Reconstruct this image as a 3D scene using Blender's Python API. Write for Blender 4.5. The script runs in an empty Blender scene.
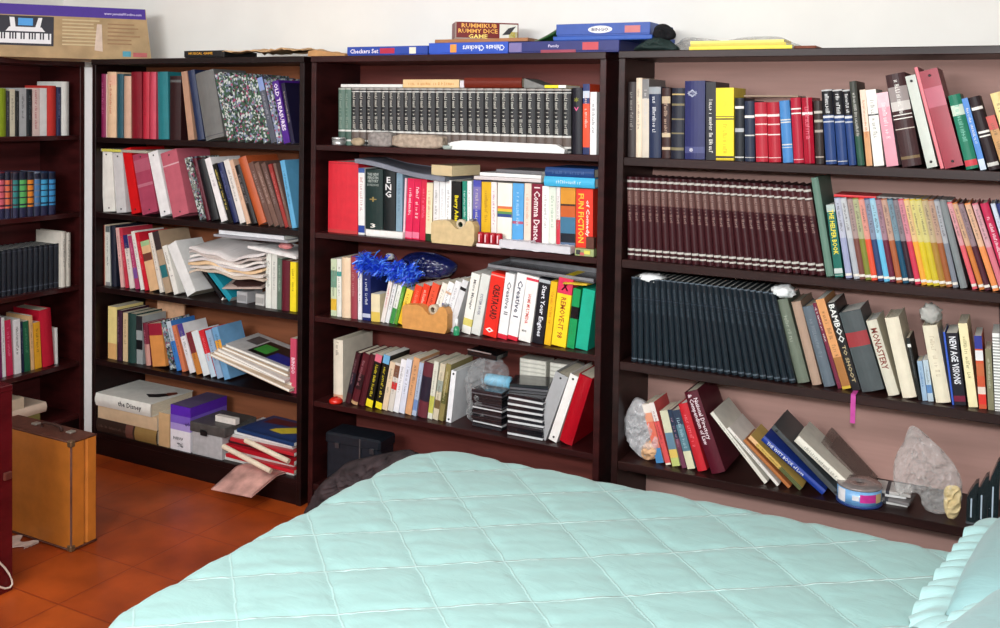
import bpy, math, random
from mathutils import Vector, Matrix, noise
# ---------------------------------------------------------------- camera, light, exposure
scn = bpy.context.scene
COL = scn.collection
CAM_H = 1.604; FPX = 991.6; CY = 144.48
YAW, PITCH, ROLL = math.radians(28.116), math.radians(-1.97), math.radians(0.899)
FW = Vector((-math.sin(YAW)*math.cos(PITCH), math.cos(YAW)*math.cos(PITCH), math.sin(PITCH)))
R0 = Vector((math.cos(YAW), math.sin(YAW), 0)); U0 = R0.cross(FW)
RT = R0*math.cos(ROLL) + U0*math.sin(ROLL); UP = U0*math.cos(ROLL) - R0*math.sin(ROLL)
CAM = Vector((0, 0, CAM_H))
cd = bpy.data.cameras.new('camera'); cam = bpy.data.objects.new('camera', cd); COL.objects.link(cam)
cam.matrix_world = Matrix(((RT.x, UP.x, -FW.x, 0), (RT.y, UP.y, -FW.y, 0), (RT.z, UP.z, -FW.z, CAM_H), (0, 0, 0, 1)))
cd.sensor_width = 36; cd.lens = FPX/1000*36; cd.shift_y = -(314-CY)/1000; cd.clip_start = .02
scn.camera = cam
scn.view_settings.view_transform = 'Standard'; scn.view_settings.look = 'None'
scn.view_settings.gamma = 1; scn.view_settings.use_curve_mapping = False
scn.view_settings.exposure = 0.08
w = bpy.data.worlds.new('world'); scn.world = w; w.use_nodes = True
w.node_tree.nodes['Background'].inputs[0].default_value = (.8, .9, 1, 1)
w.node_tree.nodes['Background'].inputs[1].default_value = .3
def area(name, loc, target, size, power, color=(1, 1, 1), size_y=None):
    l = bpy.data.lights.new(name, 'AREA'); l.energy = power; l.size = size; l.color = color
    if size_y: l.shape = 'RECTANGLE'; l.size_y = size_y
    o = bpy.data.objects.new(name, l); COL.objects.link(o); o.location = loc
    o.rotation_euler = (Vector(target)-Vector(loc)).to_track_quat('-Z', 'Y').to_euler(); return o
area('camera_flash', (-.02, .1, 1.74), (-1.8, 3.1, 1.2), .10, 46, (.97, .99, 1))
area('front_fill', (-2.0, -1.3, 2.35), (-2.3, 3.2, 1.1), 2.4, 100, (.95, .98, 1), .7)  # added broad fill behind the camera to brighten the left side, not a window
area('ceiling_fill', (-1.6, .9, 2.6), (-2.0, 1.6, 0), 1.0, 14, (1, .99, .97))  # added weak overhead fill in place of bounced flash, not a room lamp

# ---------------------------------------------------------------- helpers
def lin(c):
    return tuple(((v/255)/12.92 if v/255 <= .04045 else ((v/255+.055)/1.055)**2.4) for v in c)
MATS = {}
def mat(c, rough=.5, kind='plain', coat=0.0, bump=0.0, var=.12, scale=40, metal=0.0):
    key = (tuple(c), rough, kind, coat, bump, var, scale, metal)
    if key in MATS: return MATS[key]
    m = bpy.data.materials.new('%s_%d_%d_%d' % ((kind,)+tuple(int(v) for v in c))); m.use_nodes = True
    nt = m.node_tree; b = nt.nodes['Principled BSDF']; L = lin(c)
    tc = nt.nodes.new('ShaderNodeTexCoord'); n = nt.nodes.new('ShaderNodeTexNoise')
    n.inputs['Scale'].default_value = scale; n.inputs['Detail'].default_value = 4
    mp = nt.nodes.new('ShaderNodeMapping'); nt.links.new(tc.outputs['Object'], mp.inputs[0]); nt.links.new(mp.outputs[0], n.inputs['Vector'])
    r = nt.nodes.new('ShaderNodeValToRGB'); nt.links.new(n.outputs['Fac'], r.inputs[0])
    r.color_ramp.elements[0].position = .3; r.color_ramp.elements[1].position = .7
    r.color_ramp.elements[0].color = tuple(v*(1-var) for v in L)+(1,); r.color_ramp.elements[1].color = tuple(min(1, v*(1+var)) for v in L)+(1,)
    if kind == 'wood': mp.inputs['Scale'].default_value = (.25, 1, 3)
    if kind == 'pages': mp.inputs['Scale'].default_value = (30, .4, .4)
    if kind == 'mottle':
        n.inputs['Detail'].default_value = 8
    if kind == 'floral':
        v = nt.nodes.new('ShaderNodeTexVoronoi'); v.inputs['Scale'].default_value = 120; oi = nt.nodes.new('ShaderNodeObjectInfo'); va = nt.nodes.new('ShaderNodeVectorMath'); va.operation = 'MULTIPLY_ADD'; va.inputs[1].default_value = (1, 1, 1)
        nt.links.new(tc.outputs['Object'], va.inputs[0]); nt.links.new(oi.outputs['Random'], va.inputs[2]); nt.links.new(va.outputs[0], v.inputs['Vector'])
        nt.links.new(v.outputs['Color'], r.inputs[0]); r.color_ramp.interpolation = 'CONSTANT'
        r.color_ramp.elements[0].position = 0; r.color_ramp.elements[0].color = L+(1,)
        r.color_ramp.elements[1].position = .36; r.color_ramp.elements[1].color = lin((190, 198, 194))+(1,)
        for p, cc in ((.5, (60, 80, 60)), (.58, (120, 130, 150)), (.7, (40, 35, 50)), (.8, (150, 70, 100))):
            e = r.color_ramp.elements.new(p); e.color = lin(cc)+(1,)
    nt.links.new(r.outputs[0], b.inputs['Base Color'])
    b.inputs['Roughness'].default_value = rough; b.inputs['Metallic'].default_value = metal
    b.inputs['Specular IOR Level'].default_value = .22 if kind == 'wood' else .3; b.inputs['Coat Weight'].default_value = coat; b.inputs['Coat Roughness'].default_value = .2
    if bump:
        bp = nt.nodes.new('ShaderNodeBump'); bp.inputs['Strength'].default_value = bump; bp.inputs['Distance'].default_value = .01
        nt.links.new(n.outputs['Fac'], bp.inputs['Height']); nt.links.new(bp.outputs[0], b.inputs['Normal'])
    MATS[key] = m; return m
def clear_mat(name, c, alpha, rough=.15):
    if name in MATS: return MATS[name]
    m = bpy.data.materials.new(name); m.use_nodes = True; b = m.node_tree.nodes['Principled BSDF']
    b.inputs['Base Color'].default_value = lin(c)+(1,); b.inputs['Roughness'].default_value = rough; b.inputs['Alpha'].default_value = alpha
    nt = m.node_tree; n = nt.nodes.new('ShaderNodeTexNoise'); n.inputs['Scale'].default_value = 30
    bp = nt.nodes.new('ShaderNodeBump'); bp.inputs['Strength'].default_value = .5; bp.inputs['Distance'].default_value = .01
    nt.links.new(n.outputs['Fac'], bp.inputs['Height']); nt.links.new(bp.outputs[0], b.inputs['Normal'])
    MATS[name] = m; return m
def film_mat(name, c, body=.1, edge=.75):
    """thin clear film: mostly see-through, glossy and whiter where it turns away"""
    if name in MATS: return MATS[name]
    m = bpy.data.materials.new(name); m.use_nodes = True; nt = m.node_tree; out = nt.nodes['Material Output']; b = nt.nodes['Principled BSDF']
    b.inputs['Base Color'].default_value = lin(c)+(1,); b.inputs['Roughness'].default_value = .16; b.inputs['Specular IOR Level'].default_value = 1.0; b.inputs['Coat Weight'].default_value = 1.0; b.inputs['Coat Roughness'].default_value = .1
    tr = nt.nodes.new('ShaderNodeBsdfTransparent'); mx = nt.nodes.new('ShaderNodeMixShader'); lw = nt.nodes.new('ShaderNodeLayerWeight'); lw.inputs['Blend'].default_value = .35
    tc = nt.nodes.new('ShaderNodeTexCoord'); n = nt.nodes.new('ShaderNodeTexNoise'); n.inputs['Scale'].default_value = 16; n.inputs['Detail'].default_value = 2; nt.links.new(tc.outputs['Object'], n.inputs['Vector'])
    bp = nt.nodes.new('ShaderNodeBump'); bp.inputs['Strength'].default_value = .7; bp.inputs['Distance'].default_value = .02; nt.links.new(n.outputs['Fac'], bp.inputs['Height'])
    nt.links.new(bp.outputs[0], b.inputs['Normal']); nt.links.new(bp.outputs[0], lw.inputs['Normal'])
    ma = nt.nodes.new('ShaderNodeMath'); ma.operation = 'MULTIPLY_ADD'; nt.links.new(lw.outputs['Facing'], ma.inputs[0]); ma.inputs[1].default_value = edge; ma.inputs[2].default_value = body
    nt.links.new(ma.outputs[0], mx.inputs[0]); nt.links.new(tr.outputs[0], mx.inputs[1]); nt.links.new(b.outputs[0], mx.inputs[2]); nt.links.new(mx.outputs[0], out.inputs['Surface'])
    MATS[name] = m; return m
class MB:
    def __init__(s): s.v = []; s.f = []; s.mi = []; s.mats = []; s.smooth = []
    def m(s, mt):
        if mt not in s.mats: s.mats.append(mt)
        return s.mats.index(mt)
    def face(s, pts, mt, sm=False):
        i = len(s.v); s.v += [tuple(p) for p in pts]; s.f.append(tuple(range(i, i+len(pts)))); s.mi.append(s.m(mt)); s.smooth.append(sm)
    def box(s, a, b, mt, M=None, bev=0.0):
        x0, y0, z0 = a; x1, y1, z1 = b
        if bev:
            e = bev; k = s.m(mt); i = len(s.v)      # chamfered box: 24 verts
            P = []
            for sx in (0, 1):
                for sy in (0, 1):
                    for sz in (0, 1):
                        cx, cy, cz = (x0, x1)[sx], (y0, y1)[sy], (z0, z1)[sz]; dx, dy, dz = (e, -e)[sx], (e, -e)[sy], (e, -e)[sz]
                        P += [(cx, cy+dy, cz+dz), (cx+dx, cy, cz+dz), (cx+dx, cy+dy, cz)]
            if M: P = [tuple(M @ Vector(p)) for p in P]
            s.v += P
            def q(c, ax): return i+3*(c[0]*4+c[1]*2+c[2])+ax
            F = []
            for ax in range(3):
                o = [t for t in range(3) if t != ax]
                for sd in (0, 1):
                    cs = []
                    for u, v in ((0, 0), (1, 0), (1, 1), (0, 1)):
                        c = [0, 0, 0]; c[ax] = sd; c[o[0]] = u; c[o[1]] = v; cs.append(q(c, ax))
                    F.append(cs)
            for ax in range(3):      # edges along ax
                o = [t for t in range(3) if t != ax]
                for u in (0, 1):
                    for v in (0, 1):
                        c0 = [0, 0, 0]; c0[o[0]] = u; c0[o[1]] = v; c1 = list(c0); c1[ax] = 1
                        F.append([q(c0, o[0]), q(c1, o[0]), q(c1, o[1]), q(c0, o[1])])
            for sx in (0, 1):
                for sy in (0, 1):
                    for sz in (0, 1): F.append([q((sx, sy, sz), 0), q((sx, sy, sz), 1), q((sx, sy, sz), 2)])
            ctr = sum((Vector(p) for p in P), Vector())/24
            for f in F:
                pts = [Vector(s.v[t]) for t in f]; nn = (pts[1]-pts[0]).cross(pts[2]-pts[0])
                if nn.dot(sum(pts, Vector())/len(pts)-ctr) < 0: f.reverse()
                s.f.append(tuple(f)); s.mi.append(k); s.smooth.append(False)
            return
        P = [(x0, y0, z0), (x1, y0, z0), (x1, y1, z0), (x0, y1, z0), (x0, y0, z1), (x1, y0, z1), (x1, y1, z1), (x0, y1, z1)]
        if M: P = [tuple(M @ Vector(p)) for p in P]
        i = len(s.v); s.v += P; k = s.m(mt)
        for f in ((0, 3, 2, 1), (4, 5, 6, 7), (0, 1, 5, 4), (1, 2, 6, 5), (2, 3, 7, 6), (3, 0, 4, 7)):
            s.f.append(tuple(i+t for t in f)); s.mi.append(k); s.smooth.append(False)
    def prism(s, prof, y0, y1, mt, M=None):     # prof: (x,z) ccw seen from -y
        n = len(prof); i = len(s.v)
        P = [(x, y0, z) for x, z in prof]+[(x, y1, z) for x, z in prof]
        if M: P = [tuple(M @ Vector(p)) for p in P]
        s.v += P; k = s.m(mt)
        fs = [tuple(i+t for t in range(n)), tuple(i+n+t for t in reversed(range(n)))]+[(i+t, i+n+t, i+n+(t+1) % n, i+(t+1) % n) for t in range(n)]
        for f in fs: s.f.append(f); s.mi.append(k); s.smooth.append(False)
    def lathe(s, prof, mt, seg=24, M=None, sm=True):    # prof (r,z)
        i = len(s.v); n = len(prof); k = s.m(mt)
        for a in range(seg):
            t = 2*math.pi*a/seg
            for r, z in prof:
                p = Vector((r*math.cos(t), r*math.sin(t), z)); s.v.append(tuple(M @ p if M else p))
        for a in range(seg):
            b = (a+1) % seg
            for j in range(n-1):
                s.f.append((i+a*n+j, i+b*n+j, i+b*n+j+1, i+a*n+j+1)); s.mi.append(k); s.smooth.append(sm)
    def tube(s, pts, r, mt, seg=6):
        pts = [Vector(p) for p in pts]; i = len(s.v); k = s.m(mt)
        for j, p in enumerate(pts):
            d = (pts[min(j+1, len(pts)-1)]-pts[max(j-1, 0)]).normalized(); a = d.orthogonal().normalized(); b = d.cross(a)
            if abs(d.z) < .95: a = d.cross(Vector((0, 0, 1))).normalized(); b = d.cross(a)
            for q in range(seg): t = 2*math.pi*q/seg; s.v.append(tuple(p+(a*math.cos(t)+b*math.sin(t))*r))
        for j in range(len(pts)-1):
            for q in range(seg):
                q2 = (q+1) % seg; s.f.append((i+j*seg+q, i+j*seg+q2, i+(j+1)*seg+q2, i+(j+1)*seg+q)); s.mi.append(k); s.smooth.append(True)
        for j in (0, len(pts)-1):
            s.f.append(tuple(i+j*seg+q for q in range(seg))); s.mi.append(k); s.smooth.append(False)
    def grid(s, fn, nu, nv, mt, sm=True):
        i = len(s.v); k = s.m(mt)
        for a in range(nu+1):
            for b in range(nv+1): s.v.append(tuple(fn(a/nu, b/nv)))
        for a in range(nu):
            for b in range(nv):
                q = i+a*(nv+1)+b; s.f.append((q, q+nv+1, q+nv+2, q+1)); s.mi.append(k); s.smooth.append(sm)
    def sheet(s, fn, nu, nv, th, mt, sm=True):      # closed thin sheet, thickness th downward
        i = len(s.v); k = s.m(mt); W = nv+1; N = (nu+1)*W
        P = [Vector(fn(a/nu, b/nv)) for a in range(nu+1) for b in range(nv+1)]
        s.v += [tuple(p) for p in P]+[(p.x, p.y, p.z-th) for p in P]
        for a in range(nu):
            for b in range(nv):
                q = i+a*W+b
                s.f.append((q, q+W, q+W+1, q+1)); s.f.append((q+N, q+N+1, q+N+W+1, q+N+W)); s.mi += [k, k]; s.smooth += [sm, sm]
        for a in range(nu):
            for b in (0, nv):
                q = i+a*W+b; s.f.append((q, q+N, q+N+W, q+W)); s.mi.append(k); s.smooth.append(False)
        for b in range(nv):
            for a in (0, nu):
                q = i+a*W+b; s.f.append((q, q+1, q+1+N, q+N)); s.mi.append(k); s.smooth.append(False)
    def mesh(s, name):
        me = bpy.data.meshes.new(name); me.from_pydata(s.v, [], s.f)
        for m in s.mats: me.materials.append(m)
        me.polygons.foreach_set('material_index', s.mi); me.polygons.foreach_set('use_smooth', s.smooth); me.update(); return me
    def obj(s, name, parent=None, loc=None):
        o = bpy.data.objects.new(name, s.mesh(name)); COL.objects.link(o)
        if parent: o.parent = parent
        if loc: o.location = loc
        return o
def empty(name, M=None):
    o = bpy.data.objects.new(name, None); o.empty_display_size = .05; COL.objects.link(o)
    if M: o.matrix_world = M
    return o
def tag(o, label, cat, group=None):
    o['label'] = label; o['category'] = cat
    if group: o['group'] = group
    return o
def structure(o): o['kind'] = 'structure'; return o
def copy_tree(o, M=None):
    c = o.copy(); COL.objects.link(c)
    if M: c.matrix_world = M
    for ch in o.children:
        d = ch.copy(); COL.objects.link(d); d.parent = c
    return c
TEXTS = {}
def text_mesh(body, length, height, m, orient, x, y, z, name='lettering', bold=True):
    """mesh lettering lying in the local plane y=const. orient: 'down' reads top to bottom, 'flat' reads left to right, 'turned' upside down. x,z = centre"""
    if body not in TEXTS:
        cu = bpy.data.curves.new('t', 'FONT'); cu.body = body; cu.resolution_u = 1; cu.align_x = 'CENTER'; cu.space_line = .85
        if bold: cu.offset = .02
        ob = bpy.data.objects.new('t', cu); me = bpy.data.meshes.new_from_object(ob)
        vs = [v.co.copy() for v in me.vertices]; fs = [tuple(p.vertices) for p in me.polygons]
        bpy.data.objects.remove(ob); bpy.data.curves.remove(cu); bpy.data.meshes.remove(me); TEXTS[body] = (vs, fs)
    vs, fs = TEXTS[body]
    x0 = min(v.x for v in vs); x1 = max(v.x for v in vs); y0 = min(v.y for v in vs); y1 = max(v.y for v in vs)
    sx = length/(x1-x0); sy = height/(y1-y0); out = []
    for v in vs:
        a = (v.x-(x0+x1)/2)*sx; b = (v.y-(y0+y1)/2)*sy
        if orient == 'down': p = (x+b, y, z-a)
        elif orient == 'up': p = (x-b, y, z+a)
        elif orient == 'turned': p = (x-a, y, z-b)
        else: p = (x+a, y, z+b)
        out.append(p)
    me = bpy.data.meshes.new(name); me.from_pydata(out, [], fs); me.materials.append(m); me.update(); return me
def scrawl(rng, length, height, m, x, y, ztop, name='spine_lettering'):
    """illegible title: a column of letter-like strokes running down the spine"""
    b = MB(); z = ztop; g = height*.62
    while z > ztop-length:
        if rng.random() < .18: z -= g*.8; continue
        hh = height*(1 if rng.random() < .3 else .72); t = g*.22
        b.face([(x-height/2, y, z), (x-height/2, y, z-t), (x-height/2+hh, y, z-t), (x-height/2+hh, y, z)], m)
        if rng.random() < .7:
            q = x-height/2+hh*rng.choice((0, .4, .8)); b.face([(q, y, z-t), (q, y, z-g*.7), (q+hh*.2, y, z-g*.7), (q+hh*.2, y, z-t)], m)
        if rng.random() < .5: b.face([(x-height/2, y, z-g*.5), (x-height/2, y, z-g*.7), (x-height/2+hh, y, z-g*.7), (x-height/2+hh, y, z-g*.5)], m)
        z -= g
    if not b.f: b.face([(x-height/2, y, ztop), (x-height/2, y, ztop-g), (x+height/2, y, ztop-g), (x+height/2, y, ztop)], m)
    return b.mesh(name)
# frames: origin on the front plane, a = right, b = into the case
class Frame:
    def __init__(s, O, a, b): s.O = Vector(O); s.a = Vector(a); s.b = Vector(b)
    def s_at(s, px, z, rec):                 # shelf coordinate seen in image column px at height z
        n = RT*FPX-FW*(px-500); d0 = s.O+s.b*rec+Vector((0, 0, z))-CAM
        return -n.dot(d0)/n.dot(s.a)
    def hit(s, px, py, rec):                 # (s, z) on the plane rec behind the front plane
        d = FW+RT*((px-500)/FPX)-UP*((py-CY)/FPX); t = (s.O+s.b*rec-CAM).dot(s.b)/d.dot(s.b)
        p = CAM+d*t; return (p-s.O).dot(s.a), p.z
    def P(s, u, rec, z): return s.O+s.a*u+s.b*rec+Vector((0, 0, z))
    def M(s, u, rec, z, th=0.0):
        p = s.P(u, rec, z); R = Matrix((( s.a.x, s.b.x, 0), (s.a.y, s.b.y, 0), (s.a.z, s.b.z, 1))).to_4x4()
        return Matrix.Translation(p) @ R @ Matrix.Rotation(th, 4, 'Y')
FB = Frame((0, 3.1, 0), (1, 0, 0), (0, 1, 0))
FS = Frame((-4.028, 0, 0), (0, 1, 0), (-1, 0, 0))
PAPER = mat((214, 204, 182), .8, 'pages', var=.25, scale=60)
PAPER_W = mat((232, 230, 222), .7, 'pages', var=.18, scale=60)

# ---------------------------------------------------------------- room
BACKY, LEFTX = 3.42, -4.36
wallm = mat((232, 231, 226), .9, 'plaster', bump=.05, var=.02, scale=6)
def room():
    def wall(name, a, b, m): q = MB(); q.box(a, b, m); return structure(q.obj(name))
    wall('wall_back', (LEFTX-.1, BACKY, 0), (2.7, BACKY+.1, 2.75), wallm)
    wall('wall_left', (LEFTX-.1, -1.6, 0), (LEFTX, BACKY, 2.75), wallm)
    wall('wall_right', (2.6, -1.6, 0), (2.7, BACKY, 2.75), wallm)
    wall('wall_front', (LEFTX-.1, -1.7, 0), (2.7, -1.6, 2.75), wallm)
    wall('ceiling', (LEFTX-.1, -1.7, 2.75), (2.7, BACKY+.1, 2.8), wallm)
    m = bpy.data.materials.new('red_clay_tile'); m.use_nodes = True; nt = m.node_tree; b = nt.nodes['Principled BSDF']
    tc = nt.nodes.new('ShaderNodeTexCoord'); br = nt.nodes.new('ShaderNodeTexBrick'); br.offset = 0
    br.inputs['Scale'].default_value = 1; br.inputs['Brick Width'].default_value = .3; br.inputs['Row Height'].default_value = .3
    br.inputs['Mortar Size'].default_value = .004; br.inputs['Mortar Smooth'].default_value = .6
    br.inputs['Color1'].default_value = lin((176, 78, 26))+(1,); br.inputs['Color2'].default_value = lin((160, 64, 22))+(1,); br.inputs['Mortar'].default_value = lin((140, 50, 22))+(1,)
    nt.links.new(tc.outputs['Object'], br.inputs['Vector'])
    n = nt.nodes.new('ShaderNodeTexNoise'); n.inputs['Scale'].default_value = 5; n.inputs['Detail'].default_value = 6; nt.links.new(tc.outputs['Object'], n.inputs['Vector'])
    mx = nt.nodes.new('ShaderNodeMix'); mx.data_type = 'RGBA'; mx.blend_type = 'MULTIPLY'; mx.inputs['Factor'].default_value = .7
    rr = nt.nodes.new('ShaderNodeValToRGB'); rr.color_ramp.elements[0].position = .35; rr.color_ramp.elements[0].color = (.5, .42, .42, 1); rr.color_ramp.elements[1].position = .65; rr.color_ramp.elements[1].color = (1.15, 1.15, 1.1, 1)
    nt.links.new(n.outputs['Fac'], rr.inputs[0]); nt.links.new(br.outputs['Color'], mx.inputs['A']); nt.links.new(rr.outputs[0], mx.inputs['B'])
    nt.links.new(mx.outputs['Result'], b.inputs['Base Color']); b.inputs['Roughness'].default_value = .38
    bp = nt.nodes.new('ShaderNodeBump'); bp.inputs['Strength'].default_value = .15; bp.inputs['Distance'].default_value = .01
    nt.links.new(br.outputs['Fac'], bp.inputs['Height']); bp.invert = True; nt.links.new(bp.outputs[0], b.inputs['Normal'])
    q = MB(); q.box((LEFTX-.1, -1.7, -.06), (2.7, BACKY+.1, 0), m); structure(q.obj('floor'))
room()
q = MB(); q.box((-3.932, 3.20, 0), (-3.83, 3.30, 1.775), mat((238, 240, 240), .5, var=.02)); structure(q.obj('trim_1'))

# ---------------------------------------------------------------- bookcases
darkwood = mat((25, 9, 9), .42, 'wood', coat=.08, var=.5, scale=9)
redwood = mat((56, 18, 18), .33, 'wood', coat=.25, var=.45, scale=9)
def bookcase(F, u0, u1, zs, label, shelf_th, back, plinth=True, depth=.30, top_over=0.0, side=None):
    """zs: shelf top heights from the top board down"""
    root = empty('bookcase', F.M((u0+u1)/2, 0, 0)); sd = side or darkwood
    c = (u0+u1)/2; t = .023; ztop = zs[0]
    for s0 in (u0, u1-t):
        q = MB(); q.box((s0-c, 0, 0), (s0-c+t, depth, ztop-.024), sd, bev=.0015); q.obj('side_panel', root)
    q = MB(); q.box((u0-c-top_over, -.006, ztop-.024), (u1-c+top_over, depth, ztop), sd, bev=.002); q.obj('top_board', root)
    for z in zs[1:]:
        q = MB(); q.box((u0-c+t, .004, z-shelf_th), (u1-c-t, depth-.008, z), sd, bev=.0015); q.obj('shelf', root)
    q = MB(); q.box((u0-c+t, depth-.008, .01), (u1-c-t, depth, ztop-.024), back); q.obj('back_panel', root)
    if plinth:
        q = MB(); q.box((u0-c+t, .006, 0), (u1-c-t, .024, zs[-1]-shelf_th), darkwood); q.obj('plinth', root)
    tag(root, label, 'bookcase'); return root
back_c = mat((140, 84, 56), .6, 'wood', var=.25, scale=7)
back_m = mat((104, 52, 46), .45, 'wood', var=.4, scale=7)
brownwood = mat((38, 18, 16), .42, 'wood', coat=.08, var=.5, scale=9)
back_r = mat((176, 138, 128), .6, 'wood', var=.16, scale=6)
back_s = mat((82, 34, 34), .5, 'wood', var=.4, scale=7)
ZC = [1.806, 1.454, 1.112, .773, .438, .104]
ZM = [1.805, 1.458, 1.111, .778, .438, .104]
ZR = [1.807, 1.455, 1.113, .769, .431, .104]
ZS = [1.806, 1.452, 1.081, .727, .357, .10]
bookcase(FB, -3.760, -2.540, ZC, 'dark wooden bookcase second from left, standing on the red tile floor beside the corner', .024, back_c)
bookcase(FB, -2.504, -1.257, ZM, 'dark wooden bookcase with all-dark back, holding the blue tinsel and disc cases', .022, back_m, side=mat((46, 15, 15), .42, 'wood', coat=.12, var=.5, scale=9))
bookcase(FB, -1.213, .03, ZR, 'widest-looking dark wooden bookcase with pinkish brown back, right behind the bed', .028, back_r, side=brownwood)
bookcase(FS, 2.03, 3.276, ZS, 'dark reddish bookcase on the left wall behind the tan suitcase', .022, back_s, side=redwood)
# ---------------------------------------------------------------- books
def make_book(kind, w, h, d, col, bands=(), lt=None, ltc=None, txt=None, seed=0, rough=None, title_z=None, matkind='plain', nm=None, pages=None, base=None):
    """local frame: x thickness, y depth (spine at y=0 facing -y), z height, origin at lower left of the spine"""
    rng = random.Random(seed)
    names = {'h': 'hardcover_book', 'p': 'paperback_book', 'm': 'magazine', 'b': 'ring_binder', 'x': 'box'}
    root = empty(nm or names[kind])
    rg = rough if rough is not None else {'h': .45, 'p': .4, 'm': .35, 'b': .35, 'x': .4}[kind]
    cm = mat(col, rg, matkind, var=.08, scale=25) if not isinstance(col, bpy.types.Material) else col
    t = {'h': min(.0028, w*.2), 'p': min(.0010, w*.12), 'm': min(.0006, w*.15), 'b': min(.0022, w*.15), 'x': .002}[kind]
    ov = {'h': .003, 'p': 0.0003, 'm': 0.0003, 'b': .012, 'x': 0}[kind]
    bulge = {'h': min(w*(.3 if nm == 'encyclopedia_volume' else .18), .007), 'p': .0005, 'm': .0005, 'b': .0005, 'x': 0}[kind]
    q = MB()
    if kind == 'x':
        q.box((0, 0, 0), (w, d, h), cm, bev=.001)
        for (z0, z1, c) in bands: q.box((.0005, -.0004, z0*h), (w-.0005, .003, z1*h), mat(c, rg, var=.05)); q.box((w-.003, .0005, z0*h), (w+.0004, d-.0005, z1*h), mat(c, rg, var=.05))
        q.obj('carton', root)
    else:
        n = 6; cuts = sorted(set([0.0, 1.0]+[b[0] for b in bands]+[b[1] for b in bands]))
        def pm(z):
            for (z0, z1, c) in reversed(list(bands)):
                if z0 <= z < z1: return mat(c, rg, var=.06, scale=25) if not isinstance(c, bpy.types.Material) else c
            return cm
        prof = [(w*i/n, -bulge*math.sin(math.pi*i/n)) for i in range(n+1)]
        for a, b in zip(cuts, cuts[1:]):
            mm = pm((a+b)/2)
            for (x0, y0), (x1, y1) in zip(prof, prof[1:]): q.face([(x0, y0, a*h), (x1, y1, a*h), (x1, y1, b*h), (x0, y0, b*h)], mm, kind == 'h')
        for z, fl in ((0, True), (h, False)):
            pts = [(x, y, z) for x, y in prof]+[(w, t, z), (0, t, z)]
            if fl: pts.reverse()
            q.face(pts, cm)
        q.box((0, 0, 0), (t, d, h), cm); q.box((w-t, 0, 0), (w, d, h), cm); q.box((t, t*.4, 0), (w-t, t, h), cm)
        q.obj('cover', root)
        g = MB(); g.box((t, t, ov), (w-t, d-ov, h-ov), pages or (PAPER if rng.random() < .6 else PAPER_W)); g.obj('page_block', root)
        if kind == 'b':
            g = MB(); k = mat((60, 60, 62), .3, metal=.6)
            for zz in (.06, .94):
                g.lathe([(0, 0), (.004, 0), (.004, .0015), (0, .0015)], k, 8, Matrix.Translation((w/2, -.0005, zz*h)) @ Matrix.Rotation(math.pi/2, 4, 'X'))
            g.obj('rivet', root)
    y = -bulge-.0004
    if txt:
        for (s, a, z, ln, ht, c, orient) in txt:      # text, x centre frac, z centre frac, length frac, height frac, colour
            L_, H_ = (ln*h, ht*w) if orient in ('down', 'up') else (ln*w, ht*h)
            me = text_mesh(s, L_, H_, mat(c, .5, var=.02), orient, a*w, y, z*h, 'spine_title'); o = bpy.data.objects.new('spine_title', me); COL.objects.link(o); o.parent = root
    elif ltc:
        z0, ln = lt or (.86, .5)
        me = scrawl(rng, ln*h, min(w*.40, .012), mat(ltc, .45, var=.05), w/2, y, z0*h); o = bpy.data.objects.new('spine_lettering', me); COL.objects.link(o); o.parent = root
    return root
def corners(b, g=0.0):
    s, w_, th, h = b['s'], b['w'], b['th'], b['h']
    z0 = w_*math.sin(th) if th > 0 else 0
    ax = (math.cos(th), -math.sin(th)); az = (math.sin(th), math.cos(th))
    o = (s, z0)
    return [o, (o[0]+ax[0]*w_, o[1]+ax[1]*w_), (o[0]+ax[0]*w_+az[0]*h, o[1]+ax[1]*w_+az[1]*h), (o[0]+az[0]*h, o[1]+az[1]*h)]
def overlap(A, B):
    best = 9
    for P in (A, B):
        for i in range(2):
            ex, ez = P[i+1][0]-P[i][0], P[i+1][1]-P[i][1]; l = math.hypot(ex, ez) or 1; nx, nz = ex/l, ez/l
            a = [p[0]*nx+p[1]*nz for p in A]; b = [p[0]*nx+p[1]*nz for p in B]
            d = min(max(a), max(b))-max(min(a), min(b))
            if d <= 0: return 0
            best = min(best, d)
    return best
LABELS = []
def word_cap(s, n): return ' '.join(s.split()[:n])
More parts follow.
